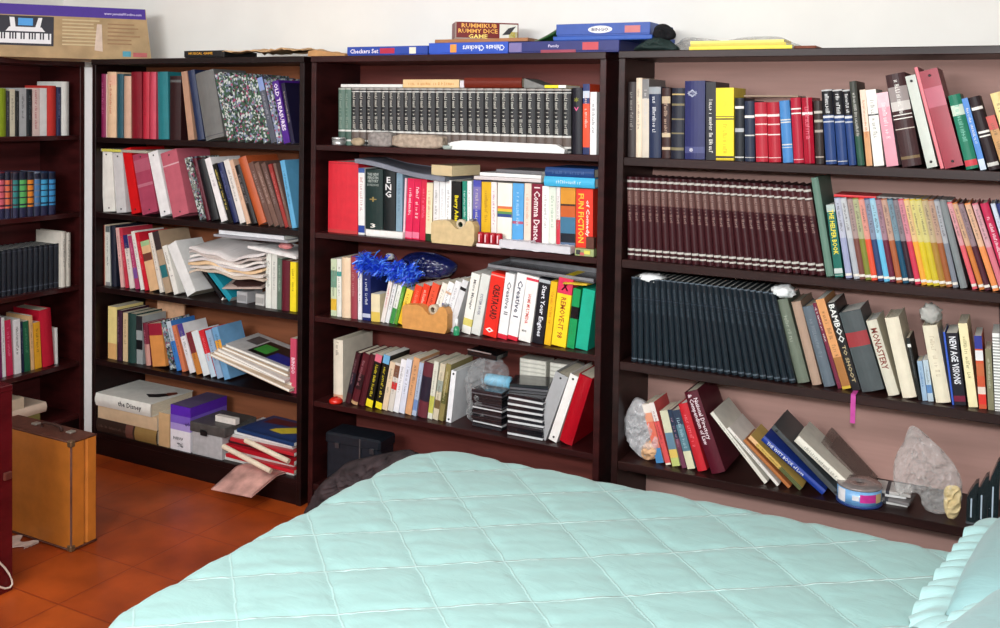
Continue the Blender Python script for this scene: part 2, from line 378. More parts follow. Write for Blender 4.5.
def place_row(F, rows, z, zup, umin, umax, place, rec=.03, maxd=.235, xoff=0):
    """rows: (x0,x1 spine foot in px, xt,yt top left corner in px, colour, kind, description, options)"""
    bs = []
    for r_ in rows:
        x0, x1, xt, yt, col, kind, desc = r_[:7]; o = dict(r_[7]) if len(r_) > 7 else {}
        rc = o.get('rec', rec); zb = z+o.get('lift', 0)
        s0, s1 = F.s_at(x0, zb, rc), F.s_at(x1, zb, rc); st, zt = F.hit(xt, yt, rc)
        th = math.atan2(st-s0, zt-zb); wv = (s1-s0)*math.cos(th)
        if abs(th) < .012: th = 0.0
        if th > 0:
            zz = wv*math.sin(th); st0 = s1-wv*math.cos(th); th = math.atan2(st-st0, zt-zb-zz); h = math.hypot(st-st0, zt-zb-zz); s0 = st0
        else: h = math.hypot(st-s0, zt-zb)
        bs.append(dict(s=s0, w=wv*.985, th=th, h=h, rec=rc, z=zb, col=col, kind=kind, desc=desc, o=o))
    for b in bs:
        lim = zup-b['z']-.004
        for _ in range(30):
            if max(p[1] for p in corners(b)) > lim: b['h'] *= .99
        for _ in range(30):
            c = corners(b)
            if min(p[0] for p in c) < umin+.001: b['s'] += .002; b['th'] += .004 if b['th'] < 0 else 0
            if max(p[0] for p in c) > umax-.001: b['s'] -= .002; b['th'] -= .006 if b['th'] > 0 else 0
    for it in range(60):
        bad = 0
        for A, B in zip(bs, bs[1:]):
            if A['o'].get('free') or B['o'].get('free'): continue
            d = overlap(corners(A), corners(B))
            if d > .0003:
                bad += 1
                m = (A['th']+B['th'])/2
                if A['th'] > B['th']: A['th'] += (m-A['th'])*.35; B['th'] += (m-B['th'])*.35
                e = min(d*.5, .0015)
                if A['w'] > .006: A['w'] -= e*.5
                if B['w'] > .006: B['w'] -= e*.5; B['s'] += e*.5
        if not bad: break
    shorts = [b['desc'].split(' with ')[0] for b in bs]
    for i, b in enumerate(bs):
        o = b['o']; kind = b['kind']
        d = o.get('d') or min(maxd-b['rec'], b['h']*{'h': .68, 'p': .64, 'm': .74, 'b': .85, 'x': .7}[kind])
        c = corners(b)[0]
        lc = o.get('lc')
        if lc is None and not o.get('txt') and kind in 'hpm' and 'plain' not in b['desc'] and .008 < b['w'] < .034 and not any(k in b['desc'] for k in ('album', 'huge', 'charcoal', 'booklet', 'olive grey')) and len(o.get('bands', ())) < 3:
            L = sum(b['col'])/3; lc = tuple(int(v*.62) for v in b['col']) if L > 120 else tuple(min(235, int(v*.9+85)) for v in b['col'])
        root = make_book(kind, b['w'], b['h'], d, b['col'], o.get('bands', ()), o.get('lt'), lc, o.get('txt'), seed=i*7+int(z*100), rough=o.get('rough'), matkind=o.get('mk', 'plain'), nm=o.get('nm'), pages=o.get('pages'))
        root.matrix_world = F.M(c[0], b['rec'], b['z']+c[1], b['th'])
        if 'label' in o: lab = o['label']
        else:
            j = i-1 if i > 0 else i+1
            rel = ('right of ' if i > 0 else 'left of ')
            room_ = 16-len(b['desc'].split())-len(place.split())-2
            nb = shorts[j].split()
            lab = b['desc']+', '+rel+' '.join(nb if len(nb) <= room_ else nb[-room_:] if room_ > 0 else [])+', '+place
        tag(root, lab, {'h': 'book', 'p': 'book', 'm': 'magazine', 'b': 'binder', 'x': 'box'}[kind] if 'cat' not in o else o['cat'], o.get('group'))
        b['root'] = root
    return bs
ORD = ['first', 'second', 'third', 'fourth', 'fifth', 'sixth', 'seventh', 'eighth', 'ninth', 'tenth', 'eleventh', 'twelfth', 'thirteenth', 'fourteenth', 'fifteenth', 'sixteenth', 'seventeenth', 'eighteenth', 'nineteenth', 'twentieth', 'twenty-first', 'twenty-second', 'twenty-third', 'twenty-fourth', 'twenty-fifth', 'twenty-sixth', 'twenty-seventh', 'twenty-eighth', 'twenty-ninth']
def ordinal(i, n, lo='leftmost', hi='rightmost'): return lo if i == 0 else hi if i == n-1 else ORD[i]
def volume_set(F, n, xb0, xb1, xt0, xt1, yt0, yt1, z, label, group, maker, rec=.03, power=1.0):
    """n equal volumes between two image columns: build one, copy the rest"""
    s0, s1 = F.s_at(xb0, z, rec), F.s_at(xb1, z, rec); a0, z0 = F.hit(xt0, yt0, rec); a1, z1 = F.hit(xt1, yt1, rec)
    step = (s1-s0)/n; h = (z0+z1)/2-z; th0 = math.atan2(a0-s0, h); th1 = math.atan2(a1-s1, h)
    if abs(th0)+abs(th1) < .02: th0 = th1 = 0
    th = max(th0, th1, key=abs); tstep = min(step, (a1-a0)/n)
    root = maker(tstep*math.cos(th)*.99, h/math.cos(th)); kids = None
    for i in range(n):
        o = root if i == 0 else copy_tree(root)
        j = random.Random(i).uniform(-.0015, .0015) if i else 0
        o.matrix_world = F.M(s0+step*i, rec+j, z, th0+(th1-th0)*i/(n-1))
        tag(o, label % (ordinal(i, n)+(' from left' if 0 < i < n-1 else '')), 'book', group)
    return root
W_, K_ = (235, 232, 225), (22, 22, 26)
GOLD = (190, 165, 110); SIL = (205, 205, 200)
# ---- right bookcase
UR = (-1.19, .007)
place_row(FB, [
 (626,634.5,626,82,(58,50,50),'h','worn dark grey hardcover with pale lettering',dict(lc=(150,145,140))),
 (635.6,642,636,78,(226,208,184),'h','cream hardcover'),
 (642,649,642,79,(120,118,118),'p','grey and cream paperback',dict(bands=[(0,.75,(205,195,180))])),
 (649,661,649,87,(30,42,72),'h','navy hardcover with white lettering',dict(lc=(220,222,228),bands=[(.9,1,(150,155,160))])),
 (662,670.5,662,88,(58,34,32),'h','brown hardcover with cream bands',dict(bands=[(.78,.88,(190,170,140)),(.3,.36,(200,180,150)),(.12,.16,(200,180,150))],lc=(190,160,140))),
 (671,684,672,88,(24,28,44),'h','black hardcover with gold bars',dict(bands=[(.9,.92,GOLD),(.75,.78,(120,110,80)),(.55,.57,(120,110,80)),(.35,.37,(120,110,80)),(.12,.16,(120,110,80))])),
 (684.6,705,684.6,81,(36,40,92),'h','thick navy hardcover with silver crest',dict(bands=[(.08,.16,(70,74,120))],txt=[('O',.4,.84,.5,.1,(180,185,205),'flat'),('THE WORKS OF\nALL NATIONS',.4,.84,.45,.06,(160,165,190),'flat'),('8',.35,.12,.2,.05,(190,190,205),'flat')])),
 (706,716,706,82,(26,26,34),'p','black paperback with white lettering',dict(lc=W_,lt=(.82,.72))),
 (716,734,716,88,(238,214,34),'p','thick bright yellow book',dict(bands=[(.03,.06,(50,40,20)),(.56,.58,(50,40,20)),(.6,.61,(50,40,20)),(0,.02,(200,170,20))],lc=(205,170,20),lt=(.5,.4))),
 (735,744,735,98,(30,34,40),'h','black hardcover with white title block',dict(bands=[(.83,.87,W_),(.46,.52,(170,172,175)),(.05,.07,SIL)],lc=None)),
 (745,755,745,101,(34,44,66),'h','slate blue hardcover with white bands',dict(bands=[(.72,.76,W_),(.42,.44,SIL),(.06,.07,SIL)])),
 (756,768.3,754,102.5,(176,34,52),'h','bright red hardcover with short white title',dict(bands=[(.76,.80,(240,220,215)),(.62,.64,(240,200,195)),(.45,.47,(240,215,210)),(.07,.08,(240,215,210))])),
 (769,781.5,767.5,102.5,(172,30,48),'h','identical second red hardcover with white title',dict(bands=[(.76,.80,(240,220,215)),(.62,.64,(240,200,195)),(.45,.47,(240,215,210)),(.07,.08,(240,215,210))],label='red white-titled hardcover between its red twin and the light blue book, right bookcase')),
 (783,793.5,778.5,101,(70,130,190),'h','light blue hardcover with silver bands',dict(bands=[(.68,.70,SIL),(.64,.66,SIL),(.28,.30,SIL),(.24,.25,SIL)])),
 (794,804,790.5,98,(170,24,50),'h','crimson hardcover with small white title',dict(bands=[(.82,.84,W_),(.75,.77,W_),(.05,.06,(230,200,200))])),
 (804.5,815,801.5,98,(160,18,44),'h','glossy crimson hardcover with white band',dict(rough=.15,bands=[(.74,.78,(240,225,225))])),
 (816,824.5,814,101,(46,36,34),'h','dark brown hardcover with pale marks',dict(bands=[(.8,.84,(190,185,175)),(.66,.7,(170,165,150)),(.5,.54,(160,150,140)),(.1,.12,(170,160,150))])),
 (826,837,821,90,(34,62,116),'h','blue volume with black lettered head',dict(bands=[(.66,1,K_),(.62,.65,(210,212,215)),(.56,.58,(180,185,195)),(.98,1,(190,190,190)),(.04,.05,SIL)],lt=(.94,.24),lc=(225,225,225),group='blue volumes with black heads',label='%s one of three blue volumes with black lettered heads, right bookcase top shelf'%'left')),
 (838,848,832,90,(34,62,116),'h','blue volume',dict(bands=[(.66,1,K_),(.62,.65,(210,212,215)),(.56,.58,(180,185,195)),(.98,1,(190,190,190)),(.04,.05,SIL)],lt=(.94,.24),lc=(225,225,225),group='blue volumes with black heads',label='%s one of three blue volumes with black lettered heads, right bookcase top shelf'%'middle')),
 (849,857,843,90,(34,62,116),'h','blue volume with black head',dict(bands=[(.66,1,K_),(.62,.65,(210,212,215)),(.56,.58,(180,185,195)),(.98,1,(190,190,190))],lt=(.94,.24),lc=(225,225,225),group='blue volumes with black heads',label='%s one of three blue volumes with black lettered heads, right bookcase top shelf'%'right')),
 (857.4,865,848,81.7,(64,66,60),'h','tall olive grey book with green foot',dict(lc=(190,190,180),bands=[(0,.35,(40,80,64))])),
 (866.6,872.6,859.6,90,(205,150,100),'p','thin orange and tan paperback',dict(bands=[(.45,1,(225,205,185))],lc=(190,110,60))),
 (874,885,867,90,(232,230,222),'p','white paperback with small black mark',dict(bands=[(.66,.68,K_)])),
 (886,900,878,93,(228,190,198),'p','pale pink paperback',dict(bands=[(0,.8,(222,150,165))],lc=(240,225,228))),
 (901.5,923.5,882,76,(58,32,34),'h','thick dark brown hardcover with large white motif',dict(lc=W_,lt=(.93,.36),bands=[(.70,.86,(150,140,138)),(.60,.70,(205,200,195)),(.55,.56,W_),(.51,.52,W_),(.40,.41,(200,190,180)),(.08,.11,(120,100,70))])),
 (926.4,939,903,77,(196,202,192),'b','pale grey binder'),
 (940,944.3,912,68,(225,120,130),'p','thin salmon pink booklet'),
 (945,965,919,72,(150,24,48),'b','thick maroon binder with clear label pocket',dict(bands=[(.62,.82,(178,80,100))])),
 (966.5,979.5,948,96,(38,122,96),'h','green book with white label and red foot mark',dict(bands=[(.72,.86,(205,222,205)),(.04,.12,(205,70,80))])),
 (980.5,987,961.5,99,(66,130,205),'p','thin bright blue paperback',dict(lc=W_,bands=[(0,.15,(200,215,235))])),
 (989,1001,968.5,98,(40,28,32),'h','black hardcover with white lettering lines',dict(bands=[(.82,.86,W_),(.5,.53,W_),(.45,.47,W_),(.05,.1,SIL)])),
 (1003,1013,985.6,117,(190,140,80),'p','tan paperback with red top',dict(bands=[(.75,1,(190,70,60))])),
 (1014,1026,990,94,(238,214,150),'h','tall pale yellow hardcover'),
 ], ZR[1], ZR[0]-.024, UR[0], UR[1], 'right bookcase top shelf')
def vol_brown(w, h):
    return make_book('h', w, h, .15, (56, 18, 24), bands=[(.935, .96, (188, 184, 176)), (.845, .865, (188, 184, 176)), (.865, .93, (70, 30, 34)), (.66, .835, (96, 66, 62)), (.105, .13, (188, 184, 176)), (.05, .07, (188, 184, 176))], lt=(.82, .34), ltc=(150, 120, 112), nm='encyclopedia_volume')
def sub(n, a, b, i): return a+(b-a)*i/n
volume_set(FB, 26, 628, 826, 627, 811, 176, 189, ZR[2], 'slim maroon encyclopedia volume, %s of its row, right bookcase second shelf', 'maroon encyclopedia volumes', vol_brown)
ser = [((150,150,175),836,826), ]
def series(cols, xb, xt, y0, y1, base_desc):
    rows = []
    for i, (c, nm) in enumerate(cols):
        yy = y0+(y1-y0)*i/(len(cols)-1)
        rows.append((xb[i]-3.4, xb[i]+3.1, xt[i]-2.6, yy, c, 'h', nm, dict(nm='hardcover_book', lc=(60,50,50), lt=(.93,.34), bands=[(.5,.985,tuple(int((v+205)/2) for v in c)),(.03,.06,(225,220,210))])))
    return rows
cols = [((150,155,185),'slim lavender-grey volume'),((168,172,178),'slim silver volume'),((112,66,58),'slim brown volume'),((120,124,50),'slim olive volume'),((214,78,52),'slim red-orange volume'),((42,62,104),'slim navy volume'),((96,178,214),'slim sky blue volume'),((96,28,52),'slim burgundy volume'),((160,88,54),'slim rust volume'),((20,72,98),'slim dark teal volume'),((48,26,38),'slim blackish volume'),((196,52,76),'slim raspberry volume'),((226,156,56),'slim orange-yellow volume'),((206,182,40),'slim mustard yellow volume'),((196,176,44),'slim gold volume'),((160,120,50),'slim ochre brown volume'),((150,86,48),'slim copper brown volume'),((120,124,134),'slim grey volume')]
xb = [849.5,857.5,863,869,875,881.5,887.5,893,900,906.5,912.5,918.5,925,930.5,937,943.5,950,956.5]
xt = [836.5,842.5,849,854.5,861,866,871.5,877.5,883.5,889,894.5,900,905.5,911.5,917.5,924,930.5,936.5]
cols2 = [((214,90,100),'slim pink-red volume'),((196,116,54),'slim orange brown volume'),((74,28,42),'slim dark maroon volume'),((226,140,80),'slim peach orange volume'),((206,112,126),'slim rose pink volume')]
xb2 = [975.5,982.5,988.5,996.5,1004]; xt2 = [947.5,953.5,959.5,967,974.5]
rows = [(826.5,834,811,178,(96,126,112),'h','tall grey-green album',dict(label='tall grey-green album at the end of the maroon encyclopedias, right bookcase second shelf')),
        (835,843.5,826.5,205,(10,96,84),'p','teal green book with yellow title',dict(txt=[('THE HELPER BOOK',.5,.62,.62,.6,(235,215,60),'down')],bands=[(.05,.12,(190,200,195)),(.02,.03,(160,190,180)),(.9,1,(170,185,180))]))]
rows += series(cols, xb, xt, 198, 200, '')
rows += [(960,968.5,940,201,(122,128,130),'h','wide plain grey volume')]
rows += series(cols2, xb2, xt2, 203, 204, '')
rows += [(1008,1017,980,204,(190,40,80),'h','crimson book with white lettering',dict(lc=(245,220,225))),(1018,1023,990.5,204,(200,210,225),'h','white and blue book'),(1024,1030,996,204,(40,50,110),'h','navy book at the frame edge')]
place_row(FB, rows, ZR[2], ZR[1]-.028, UR[0], UR[1]+.02, 'right bookcase second shelf')
def vol_blue(w, h):
    return make_book('h', w, h, .19, (25, 34, 42), bands=[(.985, 1, (90, 100, 110)), (.03, .045, (90, 100, 110)), (.75, .755, (70, 80, 95))], lt=(.9, .3), ltc=(62, 74, 84), nm='encyclopedia_volume', rough=.3)
volume_set(FB, 24, 631.5, 797, 631.5, 776, 278, 295, ZR[3], 'dark slate blue bound volume, %s of its row, right bookcase third shelf', 'slate blue bound volumes', vol_blue)
place_row(FB, [
 (797.8,810.5,775.8,300,(104,112,98),'h','olive grey hardcover',dict(lc=(160,165,150),lt=(.8,.3),label='olive grey hardcover right of the slate blue volumes, right bookcase third shelf')),
 (812.5,823,793,302,(168,140,122),'h','plain beige hardcover'),
 (823.6,836.8,801,307,(94,104,114),'h','faded blue-grey hardcover',dict(lc=(120,128,138))),
 (837.6,842.2,811,303.4,(110,30,56),'p','thin purple booklet with white lettering',dict(lc=W_,lt=(.95,.4))),
 (842.6,852,815.6,300,(214,150,96),'p','orange and brown paperback',dict(bands=[(0,.35,(160,106,56)),(0,.03,(200,170,60))])),
 (852.6,861.5,826.8,303.4,(26,22,24),'p','black paperback with white title letters',dict(txt=[('BAMBOO',.5,.76,.44,.72,(225,225,220),'down'),('TO SHOOT',.5,.3,.42,.45,(190,170,130),'down')])),
 (862.4,886.5,839,313,(74,80,82),'h','thick charcoal hardcover with red label',dict(bands=[(.56,.74,(150,52,56))])),
 (888.5,900.5,866,321,(212,206,188),'h','cream hardcover with red-brown title',dict(txt=[('MONASTERY',.5,.62,.55,.6,(130,60,50),'down')])),
 (902.8,917.7,884.7,318,(226,216,194),'h','plain rounded cream hardcover'),
 (918.4,922,906,338,(24,24,24),'p','black paperback with white mark',dict(bands=[(.85,.9,W_)])),
 (922.8,928,917,361,(150,176,200),'p','short pale blue paperback',dict(lc=(60,90,150))),
 (928.4,934,923,360,(180,196,206),'p','short white and blue paperback',dict(bands=[(.2,.4,(90,130,180))])),
 (936,951.6,921.5,325.7,(226,216,192),'h','thick cream hardcover under crumpled tissue',dict(lc=(200,185,160))),
 (952.3,954.3,943,332,(58,92,190),'p','thin royal blue booklet'),
 (954.7,966.5,946,333,(22,18,30),'p','black paperback with white title',dict(txt=[('NEW AGE VISIONS',.5,.62,.66,.62,(230,230,235),'down')],bands=[(.05,.13,(110,20,50))])),
 (968.8,978.2,958,323.5,(236,224,178),'p','slim cream yellow paperback',dict(lc=(150,140,100))),
 (979.2,987,974,335.7,(200,84,52),'p','paperback with blue, white and orange bands',dict(bands=[(.82,1,(48,54,140)),(.66,.8,(225,225,225)),(.45,.62,(190,100,60)),(.06,.2,(215,50,40)),(.2,.3,(225,205,190))])),
 (988.2,994.5,985,349,(128,124,96),'p','olive paperback'),
 (995,1002.5,992.5,333,(232,232,228),'p','white spiral-bound notebook',dict(bands=[(i/26+.01,i/26+.022,(90,90,90)) for i in range(25)],nm='spiral_notebook')),
 (1004,1012,998,309,(66,44,42),'b','tall brown folder'),
 ], ZR[3], ZR[2]-.028, UR[0], UR[1]+.02, 'right bookcase third shelf', rec=.045)
place_row(FB, [
 (656.5,664.5,642,404.6,(222,150,120),'p','orange and blue paperback',dict(bands=[(0,.25,(70,130,180)),(.25,.7,(215,110,90)),(.85,1,(230,220,210))])),
 (666,671.4,649,403,(214,84,84),'p','salmon red paperback',dict(bands=[(.7,1,(225,215,210)),(0,.03,(230,220,200))])),
 (672.4,681,660,411,(206,204,176),'p','cream and green paperback',dict(bands=[(.0,.15,(190,200,120)),(.3,.6,(100,130,150)),(.15,.3,(220,190,100))])),
 (682,687,667,410,(110,60,80),'p','navy and maroon paperback',dict(bands=[(.5,1,(40,52,74))])),
 (687.6,696.4,673,410.4,(90,124,136),'p','teal paperback with cream foot',dict(bands=[(0,.3,(216,214,180)),(.75,1,(50,60,80))])),
 (697.4,708.5,678,404,(196,38,48),'h','bright red book'),
 (711.5,727.5,682,393,(84,20,36),'h','thick maroon book with white title',dict(txt=[('National Directory\n& Compendium of Law',.5,.66,.62,.72,(230,210,215),'down')],d=.2)),
 (764.5,770,711,413,(222,218,206),'m','white pamphlet',dict(label='white pamphlet with grey printed front, leaning beside the maroon book, right bookcase fourth shelf',bands=[])),
 (777,782,728,428,(228,222,214),'m','second white pamphlet',dict(label='second slanting white booklet, just right of the grey-fronted pamphlet, right bookcase fourth shelf')),
 (788,794,741.5,442,(176,110,64),'p','slanting orange-brown booklet'),
 (799.5,806.5,748,438,(206,170,90),'p','slanting yellow paperback',dict(bands=[(0,.4,(90,96,60)),(.85,1,(225,180,130))])),
 (822,833,761,440,(34,62,150),'h','slanting royal blue hardcover',dict(txt=[('THE WITT BOOK of Love',.5,.62,.6,.55,(215,220,235),'down')])),
 (838,846,771,428,(74,78,80),'b','slanting dark grey binder'),
 (858,872,794,441,(226,222,208),'h','slanting thick cream hardcover'),
 ], ZR[4], ZR[3]-.028, UR[0], UR[1], 'right bookcase fourth shelf', rec=.05, maxd=.24)
# ---- middle bookcase
UM = (-2.481, -1.281)
def vol_black(w, h):
    return make_book('h', w, h, .17, (36, 36, 38), bands=[(.97, 1, (160, 155, 150)), (.955, .97, K_), (.93, .945, SIL), (.24, .27, SIL), (.10, .24, (96, 84, 78)), (.07, .10, SIL), (.01, .03, (150, 145, 140))], lt=(.92, .64), ltc=(200, 198, 188), nm='encyclopedia_volume')
def vol_green(w, h):
    return make_book('h', w, h, .17, (84, 110, 98), bands=[(.97, 1, (160, 165, 155)), (.24, .27, SIL), (.10, .24, (60, 84, 74)), (.07, .10, SIL)], lt=(.9, .6), ltc=(140, 155, 145), nm='encyclopedia_volume')
sa = FB.s_at(338.5, ZM[1], .04); sb = FB.s_at(571.5, ZM[1], .04)
volume_set(FB, 2, 338.5, 351.3, 338.5, 351.3, 88, 88, ZM[1], 'grey-green encyclopedia volume, %s of two, left of the black encyclopedias', 'grey-green encyclopedia volumes', vol_green, rec=.05)
volume_set(FB, 27, 351.6, 571.2, 351.6, 571.2, 88, 89, ZM[1], 'black silver-lettered encyclopedia volume, %s of its row, middle bookcase top shelf', 'black encyclopedia volumes', vol_black, rec=.05)
place_row(FB, [
 (572.4,582,572.4,88,(20,18,30),'h','black book with pink and olive marks',dict(txt=[('V',.5,.68,.5,.06,(215,90,140),'flat'),('*',.5,.82,.5,.08,(120,120,40),'flat')],label='black book with pink and olive marks, right of the black encyclopedias, middle bookcase top shelf')),
 (582.8,589.6,583,84,(224,76,44),'p','orange and navy book',dict(bands=[(.72,1,(38,52,104)),(.8,.9,(190,200,215)),(0,.1,(30,44,90))],lc=(240,210,200))),
 (590,596.4,590.4,92,(232,232,230),'p','white paperback with dark lettering',dict(lc=(70,70,90))),
 ], ZM[1], ZM[0]-.024, UM[0], UM[1], 'middle bookcase top shelf', rec=.03)
place_row(FB, [
 (328,358,328.6,161,(204,40,54),'h','huge red hardcover',dict(d=.2,bands=[(.97,.98,(160,30,40)),(0,.05,(190,60,60))],rough=.4)),
 (358.4,364.6,358.4,168,(226,226,224),'p','white and blue paperback',dict(bands=[(.93,1,(60,90,150)),(.03,.14,(40,70,150))],lc=(190,120,120))),
 (365.6,383,365.6,169,(22,44,42),'h','thick dark green hardcover with pale title',dict(lift=.026,txt=[('THE NEW\nPENGUIN\nHISTORY',.5,.86,.66,.16,(170,180,175),'flat'),('BOUND BOOKS',.5,.74,.66,.04,(150,160,155),'flat'),('+',.5,.5,.4,.08,(140,120,70),'flat'),('3',.5,.06,.3,.07,W_,'flat')])),
 (383.5,395.5,383.5,170,(18,26,28),'h','black hardcover with white stacked letters',dict(lift=.026,txt=[('E\nN\nG',.5,.72,.5,.34,(220,220,220),'flat')])),
 (396,402,397,173,(126,154,172),'p','pale slate blue paperback',dict(lift=.026,lc=(90,120,140))),
 (402.8,404.6,405,178,(226,190,200),'p','thin pale pink booklet'),
 (405,411.8,408,178,(214,30,78),'p','hot pink paperback with white title',dict(lc=(245,225,230),bands=[(.02,.12,(230,120,150))],label='leftmost of three hot pink paperbacks on the middle bookcase second shelf')),
 (412.2,419,415,178.5,(210,26,74),'p','second hot pink paperback',dict(lc=(245,225,230),bands=[(.02,.12,(230,120,150))],label='middle one of three hot pink paperbacks on the middle bookcase second shelf')),
 (419.4,425,421.5,179,(206,34,66),'p','third pink-red paperback',dict(label='plain rightmost of three hot pink paperbacks on the middle bookcase second shelf')),
 (425.4,431.4,427,182.6,(228,214,180),'p','cream paperback with black foot mark',dict(bands=[(0,.12,(30,60,30))],lc=(200,120,90))),
 (433,438.6,433.6,180,(224,222,222),'p','grey-white paperback'),
 (439,444.6,439.6,180,(232,232,232),'p','white paperback with grey streaks',dict(lc=(190,190,195))),
 (445,450.6,446,180,(236,236,236),'p','clean white paperback'),
 (451.2,461,451.4,181,(18,18,18),'p','black paperback with yellow title',dict(txt=[('Barry Adams',.5,.52,.5,.5,(235,215,30),'down')])),
 (462.5,467,462.5,181,(30,130,110),'p','thin teal paperback with white dots',dict(lc=(200,230,220))),
 (467.4,471.6,467.4,181,(232,234,232),'p','thin white paperback'),
 (472.5,480.3,473,180,(70,74,166),'p','violet-blue paperback with pale title',dict(lc=(210,200,190),bands=[(.55,.9,(120,110,170))])),
 (481,490.5,481.4,181.7,(214,170,30),'p','mustard yellow paperback',dict(lc=(170,120,30))),
 (491,496.6,491,182,(232,222,218),'p','white paperback with purple marks',dict(lc=(170,90,140))),
 (497,511.5,497.4,182.6,(234,230,216),'p','wide white paperback with rainbow picture',dict(bands=[(.6,.64,(210,110,70)),(.56,.6,(230,180,60)),(.52,.56,(90,140,80)),(.47,.52,(50,70,130))])),
 (512,523,512.4,183,(84,158,214),'p','sky blue paperback',dict(lc=(180,215,240),bands=[(.38,.42,(170,80,110)),(.02,.1,(150,190,225))])),
 (523.6,530.4,524,183,(230,206,190),'p','pale cream paperback with pink lettering',dict(lc=(214,150,130))),
 (531,541.5,531.4,183.5,(122,20,48),'p','maroon paperback with white title',dict(txt=[('I Comma Dance',.5,.55,.8,.6,(232,215,215),'down')])),
 (542,548.7,542.4,186,(236,234,230),'p','white paperback'),
 (549,555.8,549.2,186.7,(216,222,208),'p','pale green paperback',dict(lc=(150,170,150))),
 (556.2,560,556.4,187,(224,216,214),'p','thin white paperback with red foot',dict(bands=[(0,.5,(200,50,70))])),
 (560.4,575.4,560.6,187.4,(208,140,44),'p','wide paperback with sunset picture',dict(bands=[(.55,.75,(190,90,40)),(.3,.55,(60,110,140)),(0,.3,(20,28,40)),(.12,.16,(90,110,140)),(.72,.75,(60,40,30))],lc=None)),
 (576,593,576.2,188.5,(224,56,38),'p','wide red-orange paperback',dict(txt=[('FUN FICTION',.3,.55,.75,.35,(240,190,60),'down'),('of Comedy',.68,.55,.55,.25,(245,225,215),'down')])),
 ], ZM[2], ZM[1]-.022, UM[0], UM[1], 'middle bookcase second shelf', rec=.045)
